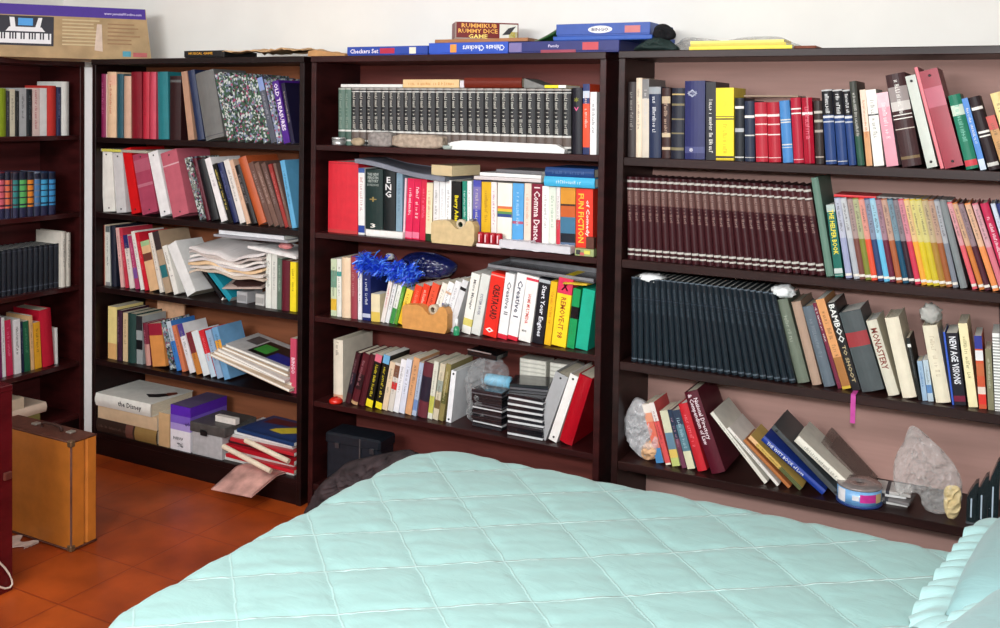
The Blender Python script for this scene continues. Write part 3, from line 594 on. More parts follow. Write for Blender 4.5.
place_row(FB, [
 (331,336.6,331,258.7,(196,210,176),'m','thin green and white magazine',dict(bands=[(.1,.3,(220,180,60)),(.5,.8,(110,150,130))])),
 (337,341.4,337,258.7,(224,226,216),'m','thin white and teal magazine',dict(bands=[(.7,.78,(60,150,140))])),
 (342,350.6,342,257,(230,204,172),'h','cream hardcover'),
 (351,357.4,351,256,(152,62,74),'h','dull rose hardcover',dict(lc=(190,130,130))),
 (358,361.8,358,268,(226,226,230),'p','thin white paperback'),
 (362.4,370.6,362.4,272,(28,40,100),'p','navy paperback with white marks',dict(lc=(215,220,235),bands=[(.06,.14,(190,195,215))])),
 (371.2,380,371.2,293.5,(226,214,178),'p','short cream paperback',dict(bands=[(0,.35,(220,190,90))])),
 (380.4,384.4,388.7,281,(228,220,214),'p','thin tilted white paperback with red marks',dict(lc=(200,60,70))),
 (384.8,388.6,393.6,283,(224,226,226),'p','thin tilted white and black paperback',dict(lc=(40,40,60))),
 (389,393.2,398.6,284.6,(226,230,222),'p','thin tilted white and green paperback',dict(bands=[(0,.4,(60,140,70))])),
 (393.6,397,402.4,285.5,(90,150,50),'p','thin tilted green paperback'),
 (397.4,404,407,288,(232,186,40),'p','tilted yellow paperback',dict(bands=[(.6,1,(240,205,80))])),
 (405,412,416,284,(226,66,36),'p','tilted scarlet paperback'),
 (412.4,419.4,424,283,(224,58,34),'p','tilted scarlet paperback with pale lettering',dict(lc=(240,190,170))),
 (420,427.4,433,282,(228,84,56),'p','tilted coral paperback'),
 (428,433.6,443,282,(232,226,214),'p','tilted cream paperback'),
 (434,440,449,281,(234,234,234),'p','tilted white paperback with blue marks',dict(bands=[(.5,.54,(70,80,140)),(.75,.8,(210,170,140))])),
 (440.4,446.6,456,280,(226,226,228),'p','tilted white booklet',dict(lc=(160,160,165))),
 (447,453,463,279,(214,214,216),'p','tilted pale grey booklet',dict(bands=[(.8,.86,K_)])),
 (461,470,471.6,272.3,(232,230,222),'x','white software box with yellow foot',dict(txt=[('Micro Manager',.5,.65,.5,.4,(110,110,110),'down')],bands=[(.13,.25,(214,200,110))],nm='software_box',d=.17)),
 (470.6,480,483,273,(214,216,210),'x','pale grey software box with faint title',dict(txt=[('SYSTEM SAVER',.45,.5,.35,.3,(110,110,130),'down')],nm='software_box',d=.17)),
 (482,496.4,490.5,271.4,(226,44,32),'x','red software box with black title',dict(txt=[('CREATACARD',.55,.55,.55,.5,(28,18,18),'down'),('o',.45,.1,.6,.08,W_,'flat')],bands=[(.95,.97,(240,150,140))],nm='software_box',d=.17)),
 (497,506.6,505,272.3,(234,232,232),'x','white software box numbered II',dict(txt=[('Creative II',.55,.62,.5,.42,(90,90,100),'down')],bands=[(0,.07,(214,40,60))],nm='software_box',d=.17)),
 (507,517,517.5,272.5,(236,234,234),'x','white software box numbered I',dict(txt=[('Creative I',.5,.62,.55,.5,(70,70,90),'down')],bands=[(0,.06,(214,40,60))],nm='software_box',d=.17)),
 (518,530.4,527.5,275,(236,232,228),'x','white software box with red and yellow label',dict(txt=[('HOME MULTIMEDIA',.45,.5,.45,.28,(205,50,40),'down'),('MIND',.4,.16,.4,.03,(60,60,60),'flat')],bands=[(.93,.97,(214,60,80))],nm='software_box',d=.17)),
 (531.4,543,538.5,277,(22,22,30),'x','black software box with white title',dict(txt=[('Start Your Engines',.5,.5,.78,.5,(228,228,235),'down')],bands=[(.93,.98,(170,175,180))],nm='software_box',d=.17)),
 (543.8,550.4,551,281,(228,178,30),'x','slim amber software box',dict(lc=(200,110,30),nm='software_box',d=.17)),
 (551,565.6,559,276.8,(240,208,36),'x','yellow software box with red head',dict(txt=[('REMOVE-IT 98',.5,.42,.6,.38,(170,80,30),'down'),('X',.5,.88,.5,.12,(250,220,225),'flat')],bands=[(.77,1,(214,50,84))],nm='software_box',d=.17)),
 (566.4,574,573.5,288,(26,146,84),'x','green plastic case with black label',dict(bands=[(.5,.7,K_)],nm='plastic_case',d=.16,rough=.2)),
 (575,587.5,583,288,(30,168,138),'x','turquoise plastic case',dict(nm='plastic_case',d=.16,rough=.15)),
 ], ZM[3], ZM[2]-.022, UM[0], UM[1], 'middle bookcase third shelf', rec=.045)
place_row(FB, [
 (333.6,343,333.6,339,(220,212,194),'h','thick white book',dict(lc=(120,110,100),lt=(.97,.2),bands=[(0,.12,(206,160,130))],d=.2)),
 (345,350,356,351.4,(58,20,28),'h','dark maroon tilted volume',dict(bands=[(.2,.6,(26,20,34))])),
 (350.6,357.6,364,352,(84,26,34),'h','maroon tilted volume with dark window',dict(bands=[(.3,.6,(40,16,20)),(0,.06,(190,150,110))])),
 (358.2,364.4,370,353,(74,22,30),'h','plain wine-red tilted volume'),
 (365,372,375,353,(24,22,18),'p','black and yellow guidebook with pink top',dict(bands=[(.86,1,(214,110,130)),(0,.14,(236,216,40))],lc=(226,206,50),lt=(.8,.6))),
 (375,381.4,384,354,(26,24,20),'p','black and yellow guidebook with blue top',dict(bands=[(.84,1,(110,170,210)),(0,.12,(236,216,40))],lc=(226,206,50),lt=(.8,.6))),
 (381.8,387,390.5,361,(222,200,170),'p','tilted cream paperback'),
 (387.4,392.6,395.5,362,(212,206,196),'p','tilted white paperback with red patch',dict(bands=[(.45,.6,(200,50,50)),(.7,.95,(120,80,60))])),
 (393,398.4,401.5,358.5,(232,232,236),'p','tilted clean white paperback'),
 (398.8,404.2,407,358.5,(214,218,232),'p','tilted bluish white paperback'),
 (404.8,411,414,356.8,(212,158,114),'p','tilted tan orange paperback'),
 (411.6,416,420,362,(170,184,206),'p','tilted blue and white paperback',dict(bands=[(.1,.3,(110,140,190))])),
 (417,426.8,424,361,(100,44,54),'h','maroon hardcover with dark patterned window',dict(bands=[(.3,.75,(40,32,48))])),
 (427.4,432,434.4,361,(216,216,200),'m','white and green magazine',dict(bands=[(.1,.4,(190,190,90))])),
 (432.4,437.6,440.6,363,(206,196,170),'m','cream patterned magazine',dict(bands=[(.2,.35,(110,90,60)),(.5,.7,(150,160,150))])),
 (438,443,446.6,363,(140,128,80),'m','olive magazine',dict(bands=[(.3,.5,(90,90,50))])),
 (446,451,451.5,370,(232,234,236),'b','big white album',dict(d=.22)),
 (531,546,560,372,(168,168,170),'b','light grey ring binder',dict(d=.2)),
 (547,557,566.6,371.5,(236,232,228),'b','white ring binder',dict(d=.2)),
 (558,572,578,372.5,(170,14,30),'h','thick glossy red album',dict(d=.2,rough=.25)),
 ], ZM[4], ZM[3]-.022, UM[0], UM[1], 'middle bookcase fourth shelf', rec=.045)
# ---- corner bookcase
UC = (-3.737, -2.563)
fl = dict(mk='floral')
place_row(FB, [
 (98.3,104.6,98.3,74,(128,34,78),'h','plum hardcover'),
 (104.9,107,104.9,74,(226,200,186),'p','thin cream booklet'),
 (107.4,116.4,107.4,72,(218,184,150),'h','tan hardcover with red specks',dict(bands=[(.8,.95,(224,176,150))],lc=(190,90,70))),
 (117,123.4,117,74,(32,78,92),'h','slate teal hardcover'),
 (124,131,124,76,(200,164,140),'h','worn tan hardcover'),
 (132,142.4,131.4,72,(122,18,34),'h','dark crimson hardcover'),
 (143,149.4,143,72,(176,34,54),'h','bright crimson hardcover',dict(lc=(150,40,50))),
 (150,156,150,72,(190,66,86),'h','pinkish red hardcover'),
 (158.5,169,157.5,72,(36,116,124),'h','teal hardcover'),
 (169.8,181,169.8,76,(44,18,20),'h','dark mahogany hardcover',dict(bands=[(.9,.94,(90,90,90))])),
 (188.5,194.6,181.8,72,(180,140,116),'p','slim tan book leaning left'),
 (197.6,205,187.2,71.6,(34,46,78),'h','navy hardcover leaning left'),
 (206,225.4,196.4,74,(108,108,106),'h','broad grey album',dict(bands=[(.05,.06,(70,70,75))])),
 (227.6,236,213,75,(60,90,70),'m','floral magazine',dict(mk='floral',group='floral magazines',label='%s of the five leaning green and white floral magazines, corner bookcase top shelf'%'leftmost',lc=W_)),
 (236.5,245,222,75.6,(60,90,70),'m','floral magazine',dict(mk='floral',group='floral magazines',label='%s of the five leaning green and white floral magazines, corner bookcase top shelf'%'second')),
 (245.4,254,231,76,(60,90,70),'m','floral magazine',dict(mk='floral',group='floral magazines',label='%s of the five leaning green and white floral magazines, corner bookcase top shelf'%'third')),
 (254.4,263,240,76.6,(60,90,70),'m','floral magazine',dict(mk='floral',group='floral magazines',label='%s of the five leaning green and white floral magazines, corner bookcase top shelf'%'fourth')),
 (263.4,271,249,77,(60,90,70),'m','floral magazine',dict(mk='floral',group='floral magazines',label='%s of the five leaning green and white floral magazines, corner bookcase top shelf'%'rightmost')),
 (271.4,277,257,78.5,(80,84,96),'m','grey magazine with blue head',dict(bands=[(.8,1,(130,150,200))])),
 (277.4,283,264,79.5,(130,140,170),'m','lavender patterned magazine',dict(mk='floral')),
 (284,290.6,272,82,(74,30,130),'m','purple magazine with white title',dict(txt=[('OLD TREASURES',.5,.58,.76,.6,(240,232,245),'down')])),
 (291.2,295,281,83.6,(30,26,54),'m','dark violet magazine with pale lettering',dict(lc=(170,160,150))),
 ], ZC[1], ZC[0]-.024, UC[0], UC[1], 'corner bookcase top shelf', rec=.03)
place_row(FB, [
 (102.3,115,101.3,151,(232,230,222),'b','leftmost white ring binder'),
 (116,127,114.6,153,(206,204,204),'b','off-white ring binder'),
 (131.4,141.4,117,151,(206,24,28),'b','bright red ring binder'),
 (142.4,159.2,133.4,155,(166,70,94),'b','mauve ring binder with clear pocket',dict(bands=[(.7,.9,(176,92,112)),(.45,.5,(186,110,128))],rough=.2)),
 (160.5,171.5,145.4,154,(234,232,232),'b','white ring binder with dark rivets'),
 (173,190.4,160.5,153.7,(188,98,112),'b','dusty pink ring binder',dict(rough=.2,bands=[(.78,.8,(214,170,178))])),
 (200,206,184.4,158.7,(110,116,106),'p','black and white speckled paperback',dict(mk='floral')),
 (207,211,193,159,(84,18,34),'h','thin dark maroon hardcover'),
 (211.6,220.4,199,160,(24,24,28),'h','black hardcover'),
 (221,228,202,160.4,(234,230,230),'p','white paperback with tiny dark marks',dict(lc=(160,150,160),lt=(.75,.2))),
 (229,233.4,212,165,(26,24,20),'p','black and yellow paperback',dict(lc=(226,206,110),lt=(.92,.7))),
 (234,239.6,217.4,164,(26,34,80),'h','navy hardcover'),
 (240.3,246.4,223.6,161,(224,218,212),'p','white paperback with brown edge'),
 (246.8,251,229,161,(214,176,150),'p','peach paperback'),
 (252,258,234.8,166.4,(24,20,20),'h','slim black hardcover with small white lettering',dict(lc=(150,140,140))),
 (258.8,268,238.6,159,(178,84,44),'h','rust orange hardcover'),
 (268.6,274.4,247.4,164,(104,76,68),'p','first of the brown paperbacks',dict(label='leftmost of four taupe paperbacks leaning beside the rust orange hardcover, corner bookcase second shelf')),
 (274.8,280,254,164,(112,84,74),'p','taupe paperback',dict(label='second of four taupe paperbacks after the rust orange hardcover, corner bookcase second shelf')),
 (280.3,285,261,164,(98,74,68),'p','taupe paperback',dict(label='third of four taupe paperbacks after the rust orange hardcover, corner bookcase second shelf')),
 (285.3,289,268,165,(150,52,48),'p','brick red paperback'),
 (289.3,292,273,164,(108,84,76),'p','last taupe paperback',dict(label='rightmost of four taupe paperbacks, beside the light blue book, corner bookcase second shelf')),
 (292.3,297,280,161,(96,166,206),'p','light blue paperback'),
 ], ZC[2], ZC[1]-.024, UC[0], UC[1], 'corner bookcase second shelf', rec=.04)
place_row(FB, [
 (96.6,100.6,96.6,224.4,(110,30,22),'h','rusty red hardcover'),
 (101,104,101,224.4,(214,196,172),'p','thin cream paperback'),
 (104.4,110.5,104.4,226,(214,216,208),'p','white paperback with dark letters',dict(lc=(110,110,110),bands=[(.9,1,(100,108,108)),(0,.06,(140,140,140))])),
 (111,117,111,225.6,(26,30,46),'h','blue-black hardcover'),
 (120.6,124.8,114,228,(224,176,170),'p','pale pink paperback'),
 (125,129,118.4,228,(196,56,74),'p','red-pink paperback'),
 (129.6,135,121.8,235.5,(226,214,206),'p','white paperback with navy top',dict(bands=[(.75,1,(44,44,100))])),
 (135.4,140,127.6,236,(170,60,100),'p','magenta paperback',dict(bands=[(.2,.4,(120,80,150))])),
 (140.6,144.6,130.4,231.7,(232,228,220),'p','white paperback'),
 (145,149,134.5,233,(204,34,50),'p','narrow scarlet paperback'),
 (150,159.4,140,242,(222,180,136),'p','peach paperback with dark figure',dict(bands=[(.6,.75,(110,60,50)),(.9,1,(160,190,140))])),
 (160,164.4,150,233,(226,218,206),'p','thin white paperback leaning left'),
 (165,172.6,151.6,232.4,(176,152,126),'p','tan paperback with teal block',dict(bands=[(.25,.45,(44,110,116)),(.7,1,(60,50,50))])),
 (174,179.4,160.5,247,(232,230,222),'p','short white paperback'),
 (187.5,198.5,167.5,246,(230,230,228),'p','broad white booklet leaning left'),
 (265.6,271,265.6,253,(222,224,216),'p','upright white paperback'),
 (271.4,276.8,271.4,254,(210,212,204),'p','upright pale grey paperback',dict(lc=(150,150,150))),
 (277.2,281.4,277.2,258,(90,110,96),'p','thin green-grey paperback'),
 (281.8,289.6,281.8,260,(92,20,36),'h','dark burgundy hardcover'),
 (290,296,290,261.7,(238,214,40),'p','bright yellow paperback'),
 ], ZC[3], ZC[2]-.024, UC[0], UC[1], 'corner bookcase third shelf', rec=.045)
place_row(FB, [
 (108,116.6,108,306,(232,212,140),'p','pale yellow paperback',dict(bands=[(0,.3,(220,170,110))])),
 (117,122,117,310,(58,24,48),'h','dark purple hardcover'),
 (123,127.6,123,312.5,(214,188,146),'p','tan paperback'),
 (128,136,128,313,(36,64,60),'h','dark green hardcover'),
 (136.7,142.8,136.7,315.7,(150,156,156),'p','black and white paperback',dict(bands=[(.3,.5,K_),(.7,1,(40,40,44))])),
 (146,151.6,143.5,323,(110,30,50),'h','small wine-red hardcover',dict(bands=[(.0,.5,(190,140,130))])),
 (152.4,166.6,147.6,323.7,(214,142,76),'p','orange paperback with maroon head',dict(bands=[(.72,1,(150,34,54))])),
 (170,175.4,159,321,(120,140,146),'p','speckled blue-grey paperback',dict(mk='floral')),
 (177,182,166,322,(60,120,190),'p','slim blue paperback',dict(bands=[(.6,1,(190,200,210))])),
 (182.4,186.6,171.4,326,(206,120,84),'p','slim salmon paperback'),
 (190,196,177,325,(226,224,226),'p','white-edged purple paperback',dict(bands=[(.75,1,(80,64,140))])),
 (197,203,186,333,(196,126,60),'p','orange-brown paperback',dict(bands=[(.5,1,(120,40,54))])),
 (203.6,211,191,332,(222,230,232),'p','broad white paperback'),
 (211.4,217,198.5,331,(206,40,50),'p','red and pale blue paperback',dict(bands=[(0,.5,(190,210,226))])),
 (217.6,224,205,331,(150,176,204),'p','pale blue paperback'),
 (224.6,231,211.6,328,(110,160,200),'p','blue paperback with orange title',dict(bands=[(.5,.75,(226,160,50))])),
 (290,296,290,338,(196,74,100),'p','pink paperback standing against the side',dict(txt=[('BINGO',.5,.5,.3,.6,(240,215,225),'down')])),
 ], ZC[4], ZC[3]-.024, UC[0], UC[1], 'corner bookcase fourth shelf', rec=.045)
# ---- side bookcase (spines face the room)
US = (2.055, 3.25)
place_row(FS, [
 (-3,6,-3,88,(130,150,30),'h','lime green book'),
 (6.4,9.6,6.4,91,(60,60,66),'p','dark grey paperback'),
 (10,15,10,89,(206,200,178),'p','pale beige paperback'),
 (15.4,19,15.4,91,(24,26,28),'h','black hardcover'),
 (19.4,26.4,19.4,88,(176,178,180),'p','grey and white paperback',dict(lc=(90,90,90))),
 (26.8,32,26.8,89,(22,28,34),'h','blue-black hardcover'),
 (32.6,39.6,32.6,88,(222,196,190),'p','white paperback with red speckles',dict(lc=(180,60,70),lt=(.95,.8))),
 (40,46.8,40,88,(230,228,226),'p','white paperback'),
 (47.2,56,47.2,85.5,(196,54,48),'h','tomato red hardcover'),
 (56.6,61,56.6,87,(46,52,86),'h','slim navy hardcover'),
 (61.4,69,61.4,81.5,(234,234,228),'h','tall white hardcover'),
 ], ZS[1], ZS[0]-.024, US[0], US[1], 'left wall bookcase top shelf', rec=.03)
def enc(x0, x1, c, cb, nm, yt=172):
    return (x0, x1, x0, yt, cb, 'h', nm, dict(bands=[(.84, .97, (26, 28, 48)), (.0, .22, (40, 40, 70)), (.22, .26, c), (.30, .42, c), (.45, .56, c), (.59, .7, c), (.73, .82, c)], nm='encyclopedia_volume'))
place_row(FS, [
 enc(-2,5,(206,96,110),(96,28,44),'volume with pink blocks'),
 enc(5.2,10.6,(214,104,70),(40,34,60),'volume with orange-red blocks'),
 enc(11,12.4,(150,70,70),(90,50,50),'sliver-thin brown volume'),
 enc(12.8,18.8,(48,128,126),(60,40,56),'volume with teal blocks'),
 enc(19.6,27,(90,176,96),(30,36,56),'volume with green blocks'),
 enc(27.6,33.8,(222,132,40),(40,32,40),'volume with amber blocks'),
 enc(34.4,40.6,(70,120,170),(110,120,140),'volume with faded blue blocks'),
 enc(41,48,(66,160,206),(30,50,80),'volume with sky blue blocks'),
 enc(49,55.6,(60,140,196),(28,44,78),'volume with azure blocks'),
 ], ZS[2], ZS[1]-.022, US[0], US[1], 'left wall bookcase', rec=.03)
def vol_ink(w, h): return make_book('h', w, h, .17, (22, 26, 36), bands=[(.94, .95, (70, 76, 90)), (.10, .12, (70, 76, 90))], lt=(.86, .4), ltc=(48, 54, 66), nm='encyclopedia_volume')
volume_set(FS, 12, -4, 59, -4, 59, 247.5, 246.5, ZS[3], 'plain black bound volume, %s of its row, left wall bookcase', 'plain black bound volumes', vol_ink, rec=.05)
place_row(FS, [
 (61,66,61,232,(228,222,210),'h','tall white hardcover',dict(label='taller cream-white hardcover beside the plain black volumes, left wall bookcase')),
 (66.4,70.6,66.4,233,(216,210,198),'h','tall off-white hardcover',dict(label='off-white hardcover at the right end of the third shelf, left wall bookcase')),
 ], ZS[3], ZS[2]-.022, US[0], US[1], 'left wall bookcase', rec=.03)
place_row(FS, [
 (-2,2.4,-3,318,(120,40,90),'p','violet paperback'),
 (2.8,6.4,1,318,(222,222,222),'p','white paperback'),
 (7,13.4,3.6,321,(196,44,80),'p','crimson paperback'),
 (15,21.4,13.6,320,(230,228,228),'p','white paperback with dark letters',dict(lc=(60,60,60))),
 (22,24.6,20,322,(30,34,60),'p','thin navy paperback'),
 (25,30.6,22.6,322,(34,96,66),'p','speckled dark green paperback',dict(lc=(90,150,110))),
 (31.4,34.6,29,316,(224,180,130),'p','peach paperback'),
 (35.4,42,33.5,323,(230,166,40),'p','amber paperback'),
 (43,54.6,38.5,311,(190,26,50),'h','thick crimson hardcover'),
 (56,58,55.4,328,(234,234,230),'p','thin white booklet'),
 ], ZS[4], ZS[3]-.022, US[0], US[1], 'left wall bookcase fourth shelf', rec=.05)
# ---------------------------------------------------------------- things lying on the bookcases
def nz(x, y, z=0.0): return noise.noise(Vector((x, y, z)))
def T(me_args, parent, name='printed_title'):
    me = text_mesh(*me_args, name=name); o = bpy.data.objects.new(name, me); COL.objects.link(o); o.parent = parent; return o
def zpx(F, px, py, rec): return F.hit(px, py, rec)[1]
def lying(F, x0, x1, z0, th, rec, d, col, kind, label, cat, rot=0, **k):
    """a book lying flat, spine to the viewer; returns (root, top height)"""
    u0, u1 = F.s_at(x0, z0, rec), F.s_at(x1, z0, rec)
    r = make_book(kind, th, u1-u0, d, col, k.get('bands', ()), k.get('lt'), k.get('lc'), k.get('txt'), seed=int(x0), nm=k.get('nm'), rough=k.get('rough'), pages=k.get('pages'), matkind=k.get('mk', 'plain'))
    r.matrix_world = Matrix.Translation(F.P(u1, rec, z0)) @ Matrix.Rotation(rot, 4, 'Z') @ F.M(0, 0, 0, -math.pi/2).to_3x3().to_4x4()
    tag(r, label, cat, k.get('group')); return r, z0+th
def carton(F, x0, x1, z0, z1, rec, d, col, label, cat, nm='game_box', rot=0.0, bands=(), lid=True, side=None):
    """front lower left at column x0; local frame x right, y in, z up"""
    u0, u1 = F.s_at(x0, z0, rec), F.s_at(x1, z0, rec); w_, h = u1-u0, z1-z0
    r = empty(nm, Matrix.Translation(F.P(u0, rec, z0)) @ Matrix.Rotation(rot, 4, 'Z') @ F.M(0, 0, 0).to_3x3().to_4x4())
    m = mat(col, .4, var=.06)
    q = MB(); q.box((.002, .002, 0), (w_-.002, d-.002, h*.5 if lid else h), mat(side, .5) if side else m, bev=.001); q.obj('tray' if lid else 'carton', r)
    if lid: q = MB(); q.box((0, 0, h*.12), (w_, d, h), m, bev=.0012); q.obj('lid', r)
    for i, (a0, a1, c0, c1, c) in enumerate(bands):
        q = MB(); q.box((a0*w_, -.0006, c0*h), (a1*w_, .002, c1*h), mat(c, .4, var=.05)); q.obj('printed_panel', r)
    tag(r, label, cat); r['w'] = w_; r['h'] = h; return r
def wh(r): return r['w'], r['h']
YEL, ORG = (240, 215, 60), (240, 180, 90)
ZT = 1.806
# keyboard carton across the corner
def keyboard_box():
    A = Vector((-4.62, 2.16, 0)); B = Vector((-3.585, 3.285, 0)); L = (B-A).length; d = (B-A).normalized(); n = Vector((-d.y, d.x, 0))
    R = Matrix(((d.x, n.x, 0), (d.y, n.y, 0), (0, 0, 1))).to_4x4()
    A = B-d*1.05; L = 1.05
    th = math.radians(-0)
    r = empty('keyboard_box', Matrix.Translation(A+Vector((0, 0, ZT+.0015))) @ R @ Matrix.Rotation(math.radians(-7), 4, 'X'))
    H = .238; W = L
    tan = mat((168, 142, 104), .6, 'mottle', var=.18, scale=14); pur = mat((66, 36, 140), .45, var=.05)
    q = MB(); q.prism([(0, 0), (W, 0), (W-.028, H), (0, H)], 0, .085, tan); q.obj('carton', r)
    q = MB(); q.prism([(.001, H*.80), (W-.026, H*.80), (W-.030, H+.0006), (.001, H+.0006)], -.0008, .0858, pur); q.obj('purple_band', r)
    X = W-.70        # photograph of the keyboard
    q = MB(); ink = mat((28, 26, 40), .4, var=.05); wh_ = mat((225, 225, 228), .4, var=.03)
    q.box((X+.055, -.0012, .052), (X+.285, 0, H*.78), ink); q.obj('picture_panel', r)
    q = MB(); q.box((X+.065, -.0024, .062), (X+.275, -.0012, .108), wh_)
    for i in range(18):
        if i % 7 in (2, 6): continue
        q.box((X+.072+i*.0112, -.0030, .08), (X+.078+i*.0112, -.0024, .108), ink)
    q.face([(X+.09, -.0026, .115), (X+.25, -.0026, .115), (X+.235, -.0026, .135), (X+.105, -.0026, .135)], wh_)
    q.face([(X+.11, -.0026, .135), (X+.13, -.0026, .135), (X+.125, -.0026, .178), (X+.105, -.0026, .178)], wh_)
    q.face([(X+.21, -.0026, .135), (X+.23, -.0026, .135), (X+.238, -.0026, .178), (X+.222, -.0026, .178)], wh_)
    q.face([(X+.14, -.0026, .142), (X+.20, -.0026, .142), (X+.20, -.0026, .175), (X+.14, -.0026, .175)], mat((70, 150, 215), .3, var=.03)); q.obj('keyboard_picture', r)
    q = MB(); li = mat((196, 178, 140), .6, var=.05); rng = random.Random(3)
    for i in range(8):
        z = .06+i*.016; q.box((X+.32, -.0012, z), (X+.45+rng.random()*.03, 0, z+.006), li)
    for i in range(6):
        z = .07+i*.018; q.box((X+.51, -.0012, z), (X+.6+rng.random()*.05, 0, z+.006), mat((150, 118, 84), .6, var=.05))
    q.obj('faded_print', r)
    q = MB(); q.face([(X+.455, -.0014, .04), (X+.49, -.0014, .035), (X+.485, -.0014, .16), (X+.465, -.0014, .16)], mat((205, 185, 168), .6)); q.obj('torn_patch', r)
    q = MB(); q.box((X+.575, -.0014, .015), (X+.61, 0, .04), mat((70, 150, 170), .4)); q.box((X+.62, -.0014, .015), (X+.68, 0, .035), mat((176, 84, 84), .4)); q.obj('printed_mark', r)
    T(('www.yamahaPKonline.com', .16, .014, mat((205, 195, 230), .5), 'flat', W-.125, -.0016, H*.88), r)
    tag(r, 'long worn keyboard carton with purple top band, standing across the corner on two bookcases', 'box')
keyboard_box()
r = carton(FB, 184, 224, ZT+.001, ZT+.030, .0, .2, (24, 22, 24), 'flat black game box with amber lettering on top of the corner bookcase', 'box')
W, H = wh(r); T(('MUSICAL GAME', W*.6, H*.35, mat((220, 160, 50), .5), 'flat', W*.42, -.0008, H*.6), r)
def paper_drape(name, pts_u, rec0, rec1, base, amp, col, label, cat, F=FB, seed=1.0, th=.002, n=(26, 14), edge_drop=0.0):
    u0, u1 = pts_u
    def fn(a, b):
        z = base+.004+th+amp*(.5+.5*nz(a*3+seed, b*2, seed))+amp*.5*abs(nz(a*9, b*6, seed))
        if b < .12: z -= edge_drop*(1-b/.12)
        p = F.P(u0+(u1-u0)*a+.006*nz(b*5, seed), rec0+(rec1-rec0)*b+.008*nz(a*6, seed*2), z); return p
    q = MB(); q.sheet(fn, n[0], n[1], th, mat(col, .75, 'mottle', var=.12, scale=12)); return tag(q.obj(name), label, cat)
paper_drape('wrapping_paper', (FB.s_at(222, ZT, -.0), FB.s_at(303, ZT, 0)), .0, .26, ZT, .038, (206, 168, 124), 'crumpled brown wrapping paper spread on top of the corner bookcase', 'paper')
q = MB(); u0, u1 = FB.s_at(308, ZT, .02), FB.s_at(345, ZT, .02)
q.prism([(0, 0), (u1-u0, 0), (u1-u0, .006), (.03, .024), (0, .02)], 0, .22, mat((186, 140, 92), .7, 'mottle')); o = q.obj('cardboard_wedge', loc=FB.P(u0, .02, ZT+.001)); tag(o, 'folded piece of tan cardboard left of the blue checkers box', 'cardboard')
zc = lambda px, py: zpx(FB, px, py, .02)
zt = ZT
r = carton(FB, 347, 427.6, zt, zt+.034, .02, .2, (44, 72, 160), 'flat blue game box reading Checkers Set, leftmost game on the middle bookcase', 'box', bands=[(.42, .6, .2, .8, (180, 44, 70)), (.78, .86, .15, .85, (225, 222, 205))])
W, H = wh(r); T(('Checkers Set', W*.36, H*.5, mat((235, 225, 235), .5), 'flat', W*.22, -.0008, H*.5), r)
r = carton(FB, 428.6, 508, zt, zt+.042, .015, .24, (48, 84, 186), 'flat blue game box with upside-down Chinese Checkers lettering', 'box', bands=[(.28, .36, .15, .85, (224, 150, 70))])
W, H = wh(r); T(('Chinese Checkers', W*.52, H*.5, mat((225, 230, 240), .5), 'turned', W*.7, -.0010, H*.5), r)
r = carton(FB, 434, 528, zt+.0425, zt+.055, .02, .18, (160, 110, 72), 'thin brown cardboard box under the red dice game', 'box', nm='cardboard_box', lid=False)
r = carton(FB, 455, 512, zt+.0555, zt+.120, .03, .11, (112, 24, 24), 'dark red dice game box with yellow lettering, highest box on the middle bookcase', 'box', rot=math.radians(37), side=(160, 140, 130), bands=[(.70, .985, .1, .92, (220, 222, 214)), (.85, .985, .1, .5, (226, 210, 40)), (.0, .02, 0, 1, (150, 130, 120))])
W, H = wh(r)
T(('RUMMIKUB', W*.56, H*.24, mat(ORG, .5), 'flat', W*.38, -.0008, H*.80), r); T(('RUMMY DICE', W*.62, H*.24, mat(ORG, .5), 'flat', W*.36, -.0008, H*.5), r); T(('GAME', W*.3, H*.24, mat((250, 220, 120), .5), 'flat', W*.36, -.0008, H*.2), r)
q = MB(); q.prism([(W*.74, H*.3), (W*.86, H*.35), (W*.96, H*.82), (W*.84, H*.7)], -.0012, -.0006, mat((50, 50, 54), .4)); q.obj('printed_picture', r)
r = carton(FB, 509, 619, zt, zt+.040, .012, .22, (40, 46, 110), 'flat dark indigo game box with small red picture, under the two blue game boxes', 'box', bands=[(.68, .82, .2, .85, (190, 70, 80)), (.30, .62, .0, .25, (150, 60, 80)), (.0, .12, .1, .9, (120, 110, 160))])
W, H = wh(r); T(('Family', W*.1, H*.3, mat((205, 200, 225), .5), 'flat', W*.42, -.0008, H*.55), r)
r = carton(FB, 553, 652, zt+.0405, zt+.0555, .02, .24, (40, 84, 170), 'thin plain blue game box between the indigo and the topmost blue box', 'box', lid=True)
r = carton(FB, 556, 650, zt+.056, zt+.098, .025, .24, (52, 82, 160), 'topmost blue board game box with white oval logo', 'box', bands=[(.74, .9, .2, .75, (190, 110, 110))])
W, H = wh(r)
q = MB(); q.prism([(W*(.48+.13*math.cos(a/16*2*math.pi)), H*(.5+.3*math.sin(a/16*2*math.pi))) for a in range(16)], -.0008, 0, mat((228, 228, 225), .4)); q.obj('logo_oval', r)
T(('BINGO', W*.18, H*.26, mat((60, 60, 110), .5), 'flat', W*.48, -.0012, H*.5), r)
q = MB(); u0, u1 = FB.s_at(533, ZT, .02), FB.s_at(560, ZT, .02)
def leaf(a, b): return (a*(u1-u0), b*.12, .002+.05*a**1.3+.006*math.sin(b*5))
q.sheet(leaf, 8, 4, .0012, mat((150, 160, 140), .5)); q.sheet(lambda a, b: (a*(u1-u0)+.004, b*.12-.004, .0+.045*a**1.4+.004*math.sin(b*5)), 8, 4, .001, mat((60, 120, 60), .5))
